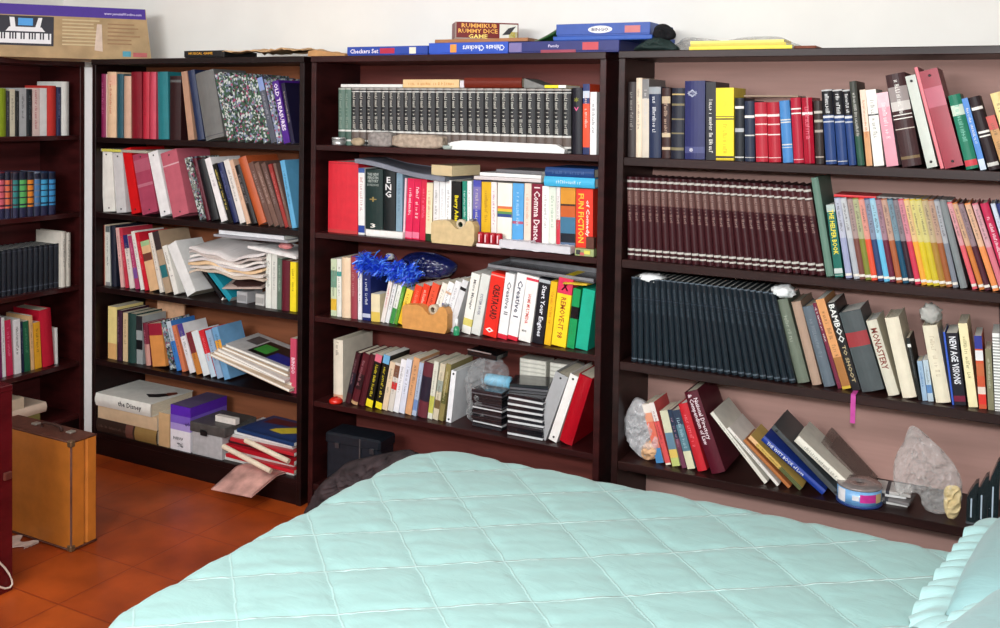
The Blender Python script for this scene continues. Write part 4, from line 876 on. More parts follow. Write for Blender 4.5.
tag(q.obj('folded_leaflet', loc=FB.P(u0, .03, zt+.0425)), 'curled grey and green leaflet leaning against the topmost blue game box', 'leaflet')
def lump(name, c, rad, mt, amp, seed, label, cat, sub=3, freq=3.0, flat=.0, parent=None, sharp=0):
    """crumpled soft thing: displaced icosphere, c = centre of its underside"""
    import bmesh
    bm = bmesh.new(); bmesh.ops.create_icosphere(bm, subdivisions=sub, radius=1)
    for v in bm.verts:
        n = v.co.copy(); k = 1+amp*noise.noise(n*freq+Vector((seed, 0, 0)))+amp*.6*abs(noise.noise(n*freq*2.3+Vector((0, seed, 0))))*2-amp*.3
        v.co = Vector((n.x*rad[0]*k, n.y*rad[1]*k, n.z*rad[2]*k))
        if sharp and v.co.z > rad[2]*.4: v.co.x *= 1-.55*min(1, (v.co.z-rad[2]*.4)/rad[2]); v.co.y *= 1-.5*min(1, (v.co.z-rad[2]*.4)/rad[2])
    lo = -rad[2]*(1-flat)
    for v in bm.verts: v.co.z = max(v.co.z, lo)
    zmin = min(v.co.z for v in bm.verts)
    for v in bm.verts: v.co.z -= zmin
    me = bpy.data.meshes.new(name); bm.to_mesh(me); bm.free(); me.materials.append(mt)
    for p in me.polygons: p.use_smooth = not sharp
    o = bpy.data.objects.new(name, me); COL.objects.link(o); o.location = c
    if parent: o.parent = parent
    elif label: tag(o, label, cat)
    return o
def outline_bag(name, pts, rec, thick, mt, label, cat, seed=1, crease=.25, F=FB, floor_z=None, nr=14, sub=6, smooth=True, ridge=0):
    """soft bag: outline in image columns/rows on the plane rec, inflated to a real thickness around it"""
    P = [F.hit(x, y, rec) for x, y in pts]
    if floor_z is not None:
        lo = min(p[1] for p in P); P = [(u, z+(floor_z-lo)) for u, z in P]
    cu = sum(p[0] for p in P)/len(P); cz = sum(p[1] for p in P)/len(P); n = len(P); ring = []
    for i in range(n):
        p0, p1, p2, p3 = P[i-1], P[i], P[(i+1) % n], P[(i+2) % n]
        for k in range(sub):
            t = k/sub; f = lambda a, b, c_, d: .5*((2*b)+(-a+c_)*t+(2*a-5*b+4*c_-d)*t*t+(-a+3*b-3*c_+d)*t**3)
            ring.append((f(p0[0], p1[0], p2[0], p3[0]), f(p0[1], p1[1], p2[1], p3[1])))
    N = len(ring); V = []; Fc = []
    for s in (-1, 1):
        for j in range(nr+1):
            r = j/nr
            for i, (u, z) in enumerate(ring):
                uu, zz_ = cu+(u-cu)*r, cz+(z-cz)*r; w0 = math.sqrt(max(0, 1-r**2.4))
                cr = 1-crease*abs(noise.noise(Vector((uu*26+seed, zz_*26, s*2))))*2.4-crease*.8*abs(noise.noise(Vector((uu*60, zz_*60+seed, s))))*2
                if ridge:
                    f1 = noise.noise(Vector((uu*22+seed, zz_*14, s*3))); f2 = noise.noise(Vector((uu*48-zz_*30, zz_*44+seed, s))); cr = 1-ridge*(1-abs(f1)*3)*.5-ridge*abs(f2)*1.6
                    uu += .010*ridge*f2*min(1, 3*(1-r)+.3); zz_ += .010*ridge*f1*min(1, 3*(1-r)+.3)
                V.append(tuple(F.P(uu, rec+s*thick*w0*max(.15, cr), max(zz_, (floor_z or -9)+.0003))))
    R_ = (nr+1)*N
    for s in (0, 1):
        for j in range(nr):
            for i in range(N):
                a = s*R_+j*N+i; b = s*R_+j*N+(i+1) % N; q = (a, b, b+N, a+N); Fc.append(q if s else q[::-1])
    for i in range(N): a = nr*N+i; b = nr*N+(i+1) % N; Fc.append((a, b, R_+b, R_+a))
    me = bpy.data.meshes.new(name); me.from_pydata(V, [], Fc); me.materials.append(mt); me.polygons.foreach_set('use_smooth', [smooth]*len(Fc)); me.update()
    o = bpy.data.objects.new(name, me); COL.objects.link(o)
    return tag(o, label, cat) if label else o
def up(px, z, rec, F=FB): return F.P(F.s_at(px, z, rec), rec, z)
outline_bag('cloth_bag', [(636,52),(640,46),(652,39),(664,38),(672,43),(678,52)], .05, .05, mat((34, 50, 48), .7, 'mottle', bump=.4), 'dark green-black cloth bag beside the blue game boxes, right bookcase top', 'bag', 3, floor_z=1.808)
outline_bag('knitted_hat', [(654,31),(659,25),(667,25),(675,32),(674,39),(664,41),(655,38)], .045, .04, mat((20, 20, 24), .9, 'mottle', bump=.4), 'black knitted hat lying on the dark cloth bag, right bookcase top', 'hat', 5, floor_z=1.8085+.034)
bagm = film_mat('grey_film', (205, 205, 200), .25, .5)
outline_bag('plastic_bag', [(678,52),(679,43),(688,38),(705,40),(725,42),(745,38),(775,37),(790,42),(801,52)], .16, .05, bagm, 'crumpled grey plastic bag behind the yellow pads, right bookcase top', 'bag', 7, floor_z=ZR[0]+.001)
z1 = ZT+.001
for i, (x0, x1, t_, c_, lab) in enumerate([(689, 792, .011, (232, 214, 70), 'lowest yellow pad on top of the right bookcase'), (691, 786, .009, (206, 190, 80), 'middle yellow folder in the stack on top of the right bookcase'), (690, 784, .009, (238, 226, 120), 'uppermost pale yellow folder in the stack, right bookcase top')]):
    r, z1 = lying(FB, x0, x1, z1, t_, .0+.004*i, .10, c_, 'p', lab, 'folder', rot=math.radians((0, 1.2, -.8)[i]), nm='yellow_folder')
q = MB(); u0, u1 = FB.s_at(794, ZT, .02), FB.s_at(816, ZT, .02); q.box((0, 0, 0), (u1-u0, .15, .010), mat((120, 62, 40), .6), bev=.002); tag(q.obj('wooden_slat', loc=FB.P(u0, .02, ZT+.0005)), 'small reddish brown slat right of the yellow folders, right bookcase top', 'slat')

# ---------------------------------------------------------------- middle bookcase extras
ztop = zpx(FB, 400, 88, .05)+.002
r, _ = lying(FB, 341, 402.5, ztop, .012, .05, .12, (222, 222, 218), 'm', 'white booklet lying on the left of the black encyclopedias', 'booklet', nm='booklet')
r, _ = lying(FB, 403, 459, ztop, .030, .045, .12, (222, 190, 140), 'p', 'tan book lying on the black encyclopedias', 'book', lc=(200, 130, 60), lt=(.9, .8))
r, _ = lying(FB, 460, 464, ztop, .026, .045, .12, (214, 208, 214), 'p', 'narrow whitish carton beside the lying tan book on the black encyclopedias', 'box', nm='carton')
r, _ = lying(FB, 464.6, 522, ztop, .036, .045, .12, (104, 34, 20), 'h', 'red-brown hardcover lying on the black encyclopedias', 'book')
q = MB(); u0, u1 = FB.s_at(523, ZM[1], .05), FB.s_at(544, ZM[1], .05); q.prism([(0, 0), (u1-u0, 0), (u1-u0, .006), (0, .034)], 0, .12, mat((120, 120, 118), .6)); tag(q.obj('grey_wedge', loc=FB.P(u0, .05, ztop)), 'grey tapered doorstop wedge lying right of the red-brown book', 'wedge')
r, _ = lying(FB, 544.6, 566, ztop, .010, .045, .12, (236, 222, 40), 'p', 'thin yellow and white booklet at the right end atop the black encyclopedias', 'booklet', nm='booklet', bands=[(0, .35, (235, 235, 228))])
Z1 = ZM[1]+.0005
t_ = empty('metal_tin', Matrix.Translation(up(339, Z1, .026))); q = MB(); q.lathe([(0, 0), (.026, 0), (.027, .002), (.027, .022), (0, .022)], mat((170, 172, 172), .3, metal=.7)); q.obj('tin_body', t_)
q = MB(); q.lathe([(0, .0225), (.0285, .0225), (.0285, .028), (.026, .031), (0, .031)], mat((200, 202, 202), .25, metal=.7)); q.obj('lid', t_); tag(t_, 'small round silver tin at the left front of the top shelf, middle bookcase', 'tin')
lump('pebble', up(358, Z1, .028), (.030, .018, .017), mat((168, 150, 124), .9, 'mottle', var=.3, bump=.3), .12, 2, 'small tan pebble beside the silver tin', 'stone', flat=.15)
def brick(name, x0, x1, h, rec, d, m, label, cat, seed):
    u0, u1 = FB.s_at(x0, Z1, rec), FB.s_at(x1, Z1, rec); W = u1-u0
    import bmesh
    bm = bmesh.new(); bmesh.ops.create_cube(bm, size=1); bmesh.ops.subdivide_edges(bm, edges=bm.edges[:], cuts=7, use_grid_fill=True)
    for v in bm.verts:
        c = v.co.copy(); k = 1-.13*(abs(c.x*2)**6)*(abs(c.z*2)**6)-.1*(abs(c.y*2)**6)*(abs(c.z*2)**5)
        n = noise.noise(c*5+Vector((seed, 0, 0)))*.05
        v.co = Vector(((c.x*k+n*.3)*W, (c.y*k+n)*d, ((c.z*k+n*(1 if c.z > -.4 else 0))+.5)*h))
    for v in bm.verts: v.co.z = max(0, v.co.z)
    me = bpy.data.meshes.new(name); bm.to_mesh(me); bm.free(); me.materials.append(m)
    for p in me.polygons: p.use_smooth = True
    o = bpy.data.objects.new(name, me); COL.objects.link(o); o.location = FB.P((u0+u1)/2, rec+d/2, Z1); return tag(o, label, cat)
brick('grey_stone', 368, 391, .056, .004, .04, mat((138, 132, 128), .9, 'mottle', var=.35, scale=60, bump=.4), 'rough grey stone between the pebble and the beige slab, middle bookcase top shelf', 'stone', 1)
brick('stone_slab', 392, 442, .050, .004, .04, mat((166, 150, 134), .9, 'mottle', var=.3, scale=60, bump=.4), 'long beige stone slab in front of the black encyclopedias', 'stone', 7)
q = MB(); q.lathe([(0, 0), (.016, 0), (.021, .014), (.020, .014), (.015, .002), (0, .002)], clear_mat('clear_plastic', (220, 235, 228), .45)); tag(q.obj('glass_dish', loc=up(447.5, Z1, .016)), 'tiny clear dish at the right end of the beige stone slab', 'dish')
u0, u1 = FB.s_at(449, Z1, .024), FB.s_at(563, Z1, .01); q = MB()
q.prism([(0, 0), (u1-u0, 0), (u1-u0+.002, .014), (u1-u0-.03, .030), (.06, .034), (.01, .026)], 0, .024, mat((232, 232, 230), .35)); tag(q.obj('white_tray', loc=FB.P(u0, .018, Z1)), 'long white plastic tray lying in front of the black encyclopedias', 'tray')
# second shelf lying things
Z2 = ZM[2]
zb = max(zpx(FB, 420, 179, .045), zpx(FB, 380, 169, .045))
r = carton(FB, 365.5, 402.5, Z2, Z2+.025, .03, .18, (232, 230, 226), 'flat white box under the dark green and black books', 'box', nm='flat_box')
u0, u1 = FB.s_at(356, Z2+.3, .02), FB.s_at(446, Z2+.26, .02); za = zpx(FB, 365, 168, .045)+.004; zb2 = zpx(FB, 440, 180, .045)+.004
q = MB()
def ff(a, b): return FB.P(u0+(u1-u0)*a, .012+.21*b, za+(zb2-za)*a+.026*(1-a)+.006+.004*math.sin(a*7+b*3))
q.sheet(ff, 20, 8, .016, mat((118, 122, 134), .3, var=.15, scale=8, coat=.3)); tag(q.obj('soft_folder'), 'slate grey soft folder lying over the books beside the huge red book', 'folder')
r, _ = lying(FB, 427, 452, zb2+.014, .038, .02, .15, (196, 176, 140), 'p', 'fat tan paperback lying page edge out over the white books, middle bookcase second shelf', 'book', rot=math.radians(-14), pages=mat((210, 190, 150), .8, 'pages', var=.2, scale=60), bands=[(0, 1, (206, 186, 146))])
zb3 = zpx(FB, 500, 181, .045)+.003
r, zq = lying(FB, 474, 541, zb3, .012, .03, .2, (205, 196, 196), 'm', 'lowest pale magazine lying over the yellow and white paperbacks', 'magazine')
r, zq = lying(FB, 478, 541, zq+.001, .012, .035, .2, (232, 232, 230), 'm', 'white magazine lying second in the pile, middle bookcase second shelf', 'magazine', rot=math.radians(-3))
r, zq = lying(FB, 494, 542, zq+.001, .012, .05, .18, (110, 108, 112), 'm', 'grey magazine topping the pale magazines, middle bookcase second shelf', 'magazine', rot=math.radians(-5))
zb4 = zpx(FB, 575, 187.5, .045)+.002
r, zq = lying(FB, 544.5, 595, zb4, .034, .025, .2, (66, 172, 214), 'h', 'bright cyan hardcover lying under the navy one', 'book', lc=(200, 225, 235), lt=(.75, .5))
r, zq = lying(FB, 545.5, 594.4, zq, .032, .025, .19, (28, 64, 118), 'h', 'navy hardcover lying on the bright cyan one', 'book', lc=(70, 100, 150), lt=(.85, .7))
def dispenser(px0, px1, z, rec, col, label, rot=0):
    u0, u1 = FB.s_at(px0, z, rec), FB.s_at(px1, z, rec); W = u1-u0; H = W*.5
    r = empty('tape_dispenser', Matrix.Translation(FB.P(u0, rec, z)) @ Matrix.Rotation(rot, 4, 'Z')); m = mat(col, .45, 'mottle', var=.12)
    pr = [(.02, 0), (.95, 0), (1, .2), (1, .75), (.96, .93), (.88, 1), (.82, .96), (.78, .8), (.70, .66), (.60, .62), (.52, .74), (.44, .90), (.34, .95), (.05, .90), (.0, .8), (0, .15)]
    q = MB(); q.prism([(a*W, b*H) for a, b in pr], 0, .055, m); q.obj('body', r)
    M_ = Matrix.Translation((W*.63, .016, H*.80)) @ Matrix.Rotation(-math.pi/2, 4, 'X')
    q = MB(); q.lathe([(.010, 0), (.019, 0), (.019, .022), (.010, .022), (.010, 0)], mat((196, 182, 158), .3), 20, M_); q.obj('tape_roll', r)
    q = MB(); q.box((W*.85, .010, H*.98), (W*.93, .045, H*1.05), mat((150, 150, 150), .3, metal=.8)); q.obj('cutter', r)
    return tag(r, label, 'tape dispenser')
dispenser(431, 474, Z2+.0005, -.006+.01, (200, 176, 132), 'beige tape dispenser in front of the black yellow-lettered book')
dispenser(402, 447, ZM[3]+.0005, .006, (204, 146, 82), 'orange-tan tape dispenser in front of the scarlet paperbacks')
# red candle pack and small things
u0, u1 = FB.s_at(476.5, Z2, .01), FB.s_at(501, Z2, .01); r = empty('candle_pack', Matrix.Translation(FB.P(u0, .008, Z2)))
for i in range(4):
    q = MB(); w1 = (u1-u0)/4; q.lathe([(0, .012), (w1*.48, .012), (w1*.48, .05), (w1*.4, .053), (0, .053)], mat((170, 24, 40), .3), 14, Matrix.Translation((w1*(i+.5), w1*.5, 0))); q.obj('candle', r)
    q = MB(); q.box((w1*(i+.36), -.001, .018), (w1*(i+.56), .0, .046), mat((230, 190, 195), .5)); q.obj('candle_label', r)
q = MB(); q.box((0, 0, 0), (u1-u0, .026, .012), mat((225, 214, 214), .5), bev=.001); q.obj('base', r); tag(r, 'pack of four small red candles on the front of the second shelf, middle bookcase', 'candles')
wrap = clear_mat('frosted_wrap', (235, 232, 238), .75, .2)
for i, (a, b, h_, rz) in enumerate([(500, 530, .030, .03), (531, 570, .026, -.04)]):
    u0, u1 = FB.s_at(a, Z2, .004), FB.s_at(b, Z2, .004)
    r = empty('napkin_packet', Matrix.Translation(FB.P(u0, .002, Z2)) @ Matrix.Rotation(rz*.5, 4, 'Z'))
    q = MB(); q.sheet(lambda x, y: (x*(u1-u0), .002+y*.036, h_-.004+.004*nz(x*4+i, y*3)), 12, 6, h_*.7, mat((232, 230, 234), .7)); q.obj('napkins', r)
    q = MB(); q.sheet(lambda x, y: (-.003+x*(u1-u0+.006), -.0+y*.040, h_+.002+.006*abs(nz(x*9+i, y*7))), 16, 8, h_*.95, wrap); q.obj('wrapper', r)
    tag(r, ['clear-wrapped white packet right of the red candles, middle bookcase second shelf', 'clear-wrapped white packet under the maroon and pale green books, middle bookcase'][i], 'packet')
r = carton(FB, 574, 594, Z2+.0005, Z2+.026, .004, .03, (150, 160, 110), 'little green patterned carton below the brown box, middle bookcase second shelf', 'box', nm='carton', lid=False, bands=[(.1, .3, .2, .8, (60, 60, 60)), (.5, .8, .3, .8, (206, 200, 90)), (.3, .5, .1, .5, (190, 90, 90))])
r = carton(FB, 585, 594, Z2+.027, Z2+.066, .006, .028, (90, 54, 44), 'small brown box in front of the wide red-orange paperback', 'box', nm='carton', lid=False)
# third shelf: tinsel, bag, tray, bottle
Z3 = ZM[3]
def tinsel():
    c0 = up(372, Z3, .06); rng = random.Random(5); q = MB(); ms = [mat(c, .3, metal=.1, coat=.5, var=.1) for c in ((48, 96, 240), (86, 146, 255), (30, 66, 214))]
    za_ = zpx(FB, 392, 270, .05)
    cs = [(u, z) for u, z in ((FB.s_at(365, za_, .05), zpx(FB, 365, 263, .05)), (FB.s_at(380, za_, .05), zpx(FB, 380, 267, .05)), (FB.s_at(396, za_, .05), zpx(FB, 396, 271, .05)), (FB.s_at(410, za_, .05), zpx(FB, 410, 274, .05)))]
    for i in range(1900):
        u, z = cs[rng.randrange(4)]; p = FB.P(u+rng.gauss(0, .014), .05+rng.gauss(0, .012), z+rng.gauss(0, .012))
        d = Vector((rng.gauss(0, 1), rng.gauss(0, .8)-.2, rng.gauss(0, .75))).normalized(); l = rng.uniform(.018, .045)
        s = d.cross(Vector((rng.random(), rng.random(), rng.random()))).normalized()*.0026; e = p+d*l; k = p+d*l*.5+Vector((0, 0, .006))
        if e.y < 3.06: continue
        mm = rng.choice(ms); q.face([p-s, p+s, k+s, k-s], mm); q.face([k-s, k+s, e+s*.6, e-s*.6], mm)
    o = q.obj('tinsel_garland'); tag(o, 'bright blue tinsel garland bunched over the left books, middle bookcase third shelf', 'tinsel'); o['kind'] = 'stuff'
tinsel()
zl = zpx(FB, 425, 282, .1)
outline_bag('plastic_bag', [(397,266),(408,254),(425,252),(440,255),(457,265),(450,276),(430,279),(408,278)], .13, .07, mat((20, 26, 74), .15, 'plain', coat=.6), 'shiny dark navy plastic bag behind the blue tinsel', 'bag', 9)
lump('tissue', up(390, zl+.07, .10), (.018, .014, .014), mat((190, 190, 190), .8), .3, 4, 'small grey-white scrap of tissue atop the blue tinsel', 'tissue')
ztb = zpx(FB, 505, 271.5, .045)+.004
u0, u1 = FB.s_at(484, ztb, .03), FB.s_at(592, ztb, .03)
r = empty('letter_tray', Matrix.Translation(FB.P(u0, .05, ztb)) @ Matrix.Rotation(math.radians(2.2), 4, 'Y')); W = u1-u0
q = MB(); q.box((0, 0, 0), (W, .18, .006), mat((92, 92, 96), .2, coat=.5), bev=.002); q.obj('tray_floor', r)
q = MB(); q.box((.004, .002, .006), (W-.004, .006, .016), mat((128, 128, 132), .25)); q.box((.004, .006, .006), (.008, .176, .018), mat((128, 128, 132), .25)); q.box((.004, .172, .006), (W-.004, .176, .022), mat((128, 128, 132), .25)); q.obj('rim', r)
tag(r, 'smoky grey letter tray lying across the software boxes', 'tray')
paper_drape('yellow_folder', (FB.s_at(566, ztb, .05), FB.s_at(589, ztb, .05)), .03, .2, zpx(FB, 580, 287, .045)+.001, .006, (206, 170, 50), 'bent yellow folder lying on the green plastic cases', 'folder', seed=2.2, th=.004, n=(10, 8))
r = empty('glue_bottle', Matrix.Translation(up(456.5, Z3+.0005, .012)))
q = MB(); q.lathe([(0, 0), (.011, 0), (.012, .003), (.012, .026), (.006, .034), (0, .034)], mat((40, 140, 96), .15, coat=.6), 16); q.obj('bottle_body', r)
q = MB(); q.lathe([(0, .0345), (.0065, .0345), (.0055, .060), (0, .061)], mat((235, 238, 235), .4), 12); q.obj('cap', r); tag(r, 'tiny green bottle with white cap right of the orange-tan tape dispenser', 'bottle')
# fourth shelf: red disc, disc cases, cassettes
Z4 = ZM[4]
r = empty('tape_measure', Matrix.Translation(up(336, Z4+.0005, .03))); q = MB(); q.lathe([(0, 0), (.026, 0), (.028, .004), (.026, .012), (.018, .019), (0, .021)], mat((206, 38, 24), .25, coat=.5)); q.obj('case', r)
q = MB(); q.lathe([(0, .0215), (.008, .0215), (.007, .0235), (0, .024)], mat((170, 30, 20), .3)); q.obj('centre_button', r); tag(r, 'round glossy red tape measure at the left front of the fourth shelf, middle bookcase', 'tape measure')
rng = random.Random(11)
def disc_case(c_side, c_top):
    r = empty('disc_case'); k = mat((28, 28, 32), .2, coat=.6)
    q = MB(); q.box((0, 0, 0), (.142, .125, .0045), k, bev=.0008); q.obj('tray', r)
    q = MB(); q.box((.0012, -.0003, .002), (.1408, .124, .0092), mat(c_side, .2, coat=.5)); q.obj('insert', r)
    q = MB(); q.box((0, .0, .0095), (.142, .125, .0104), mat(c_top, .15, coat=.8), bev=.0003); q.obj('lid', r); return r
protos = [disc_case((40, 40, 46), (60, 56, 58)), disc_case((206, 208, 210), (90, 90, 94)), disc_case((90, 88, 92), (50, 50, 66)), disc_case((24, 24, 30), (40, 40, 44))]
used = [False]*4
uB = FB.s_at(506.5, Z4, .03)
pat = [1, 3, 3, 0, 1, 0, 1, 3, 1, 3, 1, 0, 1, 3, 0, 2, 3]
for i, k in enumerate(pat):
    o = protos[k] if not used[k] else copy_tree(protos[k]); used[k] = True
    a = math.radians(rng.uniform(-3, 3)+(14 if i > 13 else 0)); dx = rng.uniform(-.003, .003)
    M_ = Matrix.Translation(FB.P(uB+dx, .03+rng.uniform(0, .005)+(0.012 if i > 13 else 0), Z4+.0005+i*.0108)) @ Matrix.Rotation(-a if i <= 13 else a, 4, 'Z')
    o.matrix_world = M_; lab = ORD[len(pat)-1-i]+' disc case from the top of the taller stack, left of the grey ring binder'
    if i == len(pat)-1: lab = 'topmost dark disc case, turned a little, on the taller stack of disc cases'
    if i == 0: lab = 'lowest disc case, pale-edged, under the taller stack of disc cases'
    tag(o, lab, 'disc case', 'disc cases in the taller stack')
pat2 = [0, 1, 3, 3, 2, 3, 1, 2, 0, 3, 3, 2, 0]
uA = FB.s_at(474, Z4, .05)
for i, k in enumerate(pat2):
    o = copy_tree(protos[k]); a = math.radians(64+rng.uniform(-4, 4))
    o.matrix_world = Matrix.Translation(FB.P(uA+.126+rng.uniform(-.002, .002)-.02, .055, Z4+.0005+i*.0108)) @ Matrix.Rotation(a, 4, 'Z')
    o.matrix_world = Matrix.Translation(FB.P(uA+.113, .05, Z4+.0005+i*.0108)) @ Matrix.Rotation(math.radians(88+rng.uniform(-3, 3)), 4, 'Z')
    lab = ORD[len(pat2)-1-i]+' disc case from the top inside the clear plastic bag beside the white album'
    if i == len(pat2)-1: lab = 'topmost disc case inside the clear plastic bag beside the white album'
    tag(o, lab, 'disc case', 'disc cases in the clear bag')
bagc = film_mat('clear_film', (245, 248, 250), .04, .6)
def bag_box(name, c, rx, ry, rz, label, seed, mt=None, pinch=0):
    def fn(a, b):
        t = a*2*math.pi; zz = b
        k = 1+.12*nz(math.cos(t)*2+seed, math.sin(t)*2, zz*3)+.08*abs(nz(t*3, zz*8, seed))
        sq = 1/max(abs(math.cos(t))**.6, abs(math.sin(t))**.6, .8)
        pz = 1-pinch*max(0, zz-.55)/.45
        return (c[0]+rx*k*math.cos(t)*sq*pz, c[1]+ry*k*math.sin(t)*sq*pz, c[2]+rz*zz*(1+.05*nz(t, seed)))
    q = MB(); q.grid(fn, 40, 16, mt or bagc, sm=False); return tag(q.obj(name), label, 'bag')
outline_bag('plastic_bag', [(472,374),(480,367),(498,368),(507,380),(509,405),(503,428),(486,432),(470,428),(469,405),(466,388)], .115, .078, bagc, 'clear crinkled plastic bag around the shorter stack of disc cases', 'bag', 2, floor_z=Z4+.0005, nr=16, sub=5, smooth=False, ridge=.5)
# cassettes at the back
zc0 = Z4+.2
cas = empty('cassette_case'); q = MB(); q.box((0, 0, 0), (.11, .07, .0155), mat((206, 204, 192), .3, coat=.4), bev=.001); q.obj('case', cas); q = MB(); q.box((.004, -.0004, .003), (.106, .002, .0125), mat((226, 224, 212), .5)); q.obj('paper_insert', cas)
first = True
zc0 = Z4+.0005
for col_, (pxx, n_) in enumerate([(517, 15), (547, 15)]):
    for i in range(n_):
        o = cas if first else copy_tree(cas); first = False
        o.matrix_world = Matrix.Translation(FB.P(FB.s_at(pxx, zc0, .19), .205, zc0+i*.0158))
        tag(o, ORD[n_-1-i]+' cream cassette case from the top, '+['stack behind the disc cases', 'stack behind the grey ring binder'][col_], 'cassette case', 'cassette cases at the back of the fourth shelf')
r = empty('game_cartridge', Matrix.Translation(FB.P(FB.s_at(466, Z4+.22, .08), .09, zpx(FB, 470, 349, .09)-.004)) @ Matrix.Rotation(math.radians(3), 4, 'Y'))
q = MB(); q.box((0, 0, -.02), (.125, .09, 0), mat((20, 20, 22), .25, coat=.4), bev=.002); q.obj('case', r); q = MB(); q.box((0, -.001, 0), (.10, .004, .0035), mat((200, 200, 200), .3, metal=.6)); q.obj('metal_rail', r)
tag(r, 'flat black case with silver edge lying high on the white album, fourth shelf', 'case')
q = MB(); q.lathe([(0, 0), (.02, 0), (.022, .01), (.022, .10), (.0, .102)], mat((130, 196, 226), .35), 16, Matrix.Rotation(math.pi/2, 4, 'Y')); o = q.obj('blue_roll', loc=FB.P(FB.s_at(484, Z4+.15, .1), .12, Z4+.0005+.0108*13+.0225)); tag(o, 'pale blue plastic roll lying on the bagged disc cases', 'roll')
# black case and clothes low down
r = empty('camera_case', Matrix.Translation((-2.455, 3.150, ZM[5]+.001)) @ Matrix.Rotation(math.radians(4), 4, 'Z'))
blk = mat((24, 28, 36), .5, 'mottle', var=.3, bump=.1)
zt_ = zpx(FB, 370, 441, .05)-ZM[5]
q = MB(); q.box((0, 0, 0), (.25, .12, zt_-.01), blk, bev=.012); q.obj('body', r); q = MB(); q.box((-.003, -.003, zt_-.045), (.253, .123, zt_), blk, bev=.008); q.obj('lid', r)
q = MB(); q.box((.16, -.006, .01), (.166, -.003, zt_-.005), mat((110, 112, 116), .3, metal=.7)); q.obj('metal_strip', r)
for xl in (.05, .21): q = MB(); q.box((xl, -.009, zt_-.055), (xl+.018, -.003, zt_-.035), mat((90, 90, 94), .3, metal=.7)); q.obj('latch', r)
tag(r, 'black hard case with metal strip on the lowest shelf of the middle bookcase', 'case')
def heap(name, c, rx, ry, h, m, label, seed):
    def fn(a, b):
        x, y = (a-.5)*2, (b-.5)*2; rr = math.sqrt(x*x+y*y)
        z = max(0, 1-rr**2.2)**.7*h*(1+.35*nz(x*2+seed, y*2)+.25*abs(nz(x*6, y*6, seed)))
        return (c[0]+x*rx, c[1]+y*ry, c[2]+.003+z)
    q = MB(); q.sheet(fn, 30, 22, .003, m); return tag(q.obj(name), label, 'clothes')
outline_bag('blanket', [(312,508),(322,492),(336,481),(347,472),(365,467),(385,463),(402,460),(414,462),(428,480),(430,552),(311,534)], -.12, .09, mat((58, 48, 50), .9, 'mottle', var=.6, scale=16, bump=.4), 'dark grey and maroon blanket heaped on the floor between bed and middle bookcase', 'blanket', 3, floor_z=.003)


# ---------------------------------------------------------------- corner bookcase extras
r, _ = lying(FB, 97, 146, zpx(FB, 110, 152, .04)+.002, .012, .03, .18, (170, 165, 150), 'm', 'thin grey and yellow magazine lying on the white ring binders', 'magazine', bands=[(.5, .9, (206, 200, 90))])
Z5 = ZC[5]
def ly(x0, x1, z0, th, rec, d, col, kind, label, cat='book', rot=0, **k): return lying(FB, x0, x1, z0, th, rec, d, col, kind, label, cat, rot, **k)[1]
zz = ly(97, 157, Z5+.0005, .062, .012, .24, (54, 38, 32), 'h', 'thick dark brown book at the bottom of the corner pile, floor-level shelf', bands=[(0, .35, (150, 120, 70)), (.38, .5, (110, 70, 60))], lc=(110, 84, 74), lt=(.95, .5))
zz = ly(98, 157, zz+.0005, .058, .012, .24, (212, 184, 150), 'p', 'thick cream book in the middle of the corner pile, floor-level shelf')
r, zz = lying(FB, 96, 151, zz+.0005, .058, .006, .25, (226, 224, 216), 'h', 'white hardcover on top of the corner pile, floor-level shelf', 'book', txt=[('the Disney', .5, .36, .42, .5, (60, 56, 60), 'down')])
q = MB(); q.prism([(.06+.05*math.cos(a*.785)*(1.3 if a % 2 else .8), .10+.035*math.sin(a*.785)) for a in range(8)], 0, .0006, mat((30, 26, 28), .5), Matrix(((0, 0, 1, .058), (0, 1, 0, 0), (-1, 0, 0, 0), (0, 0, 0, 1))) @ Matrix(((1, 0, 0, 0), (0, 0, 1, 0), (0, 1, 0, 0), (0, 0, 0, 1))).inverted() if False else Matrix.Identity(4)) if False else None
def cover_blob(root, pts, c, th_):
    b = MB(); b.face([(th_+.0006, y, z) for y, z in pts], mat(c, .5)); b.obj('cover_picture', root)
cover_blob(r, [(.07, .09), (.09, .05), (.13, .03), (.15, .07), (.12, .10), (.10, .14)], (34, 28, 30), .058)
cover_blob(r, [(.12, .03), (.17, .015), (.19, .04), (.16, .07), (.13, .06)], (120, 60, 44), .058)
place_row(FB, [
 (158.6,169.6,158.6,412,(206,170,126),'p','tan pulp-edged book',dict(label='upright tan book between the pile and the purple box, floor-level shelf of corner bookcase',d=.2)),
 (170.4,190.5,170.4,404,(96,84,116),'x','purple and white software box',dict(nm='software_box',d=.22,label='purple and white software box standing on the floor-level shelf, corner bookcase',bands=[(0,.45,(232,230,236)),(.78,1,(88,40,170)),(.6,.78,(120,90,190)),(.45,.6,(170,150,214))],txt=[('NEW',.4,.26,.5,.07,(50,50,60),'flat'),('%',.5,.12,.35,.1,(90,90,110),'flat'),('60',.85,.62,.24,.1,(20,20,24),'flat')])),
 ], Z5, ZC[4]-.024, UC[0], UC[1], 'corner bookcase floor-level shelf', rec=.015)
r = carton(FB, 191.5, 222, Z5+.0005, Z5+.10, .012, .2, (176, 176, 178), 'light grey box with dark lid beside the purple software box', 'box', nm='storage_box', side=(176, 176, 178), lid=False)
W, H = wh(r); q = MB(); q.box((-.006, -.006, H), (W+.02, .19, H+.042), mat((76, 72, 70), .45, 'mottle', var=.25), bev=.003); q.obj('lid', r); q = MB(); q.box((W*.35, -.012, H-.006), (W*.55, -.006, H+.016), K_ and mat((24, 24, 26), .4)); q.obj('clasp', r)
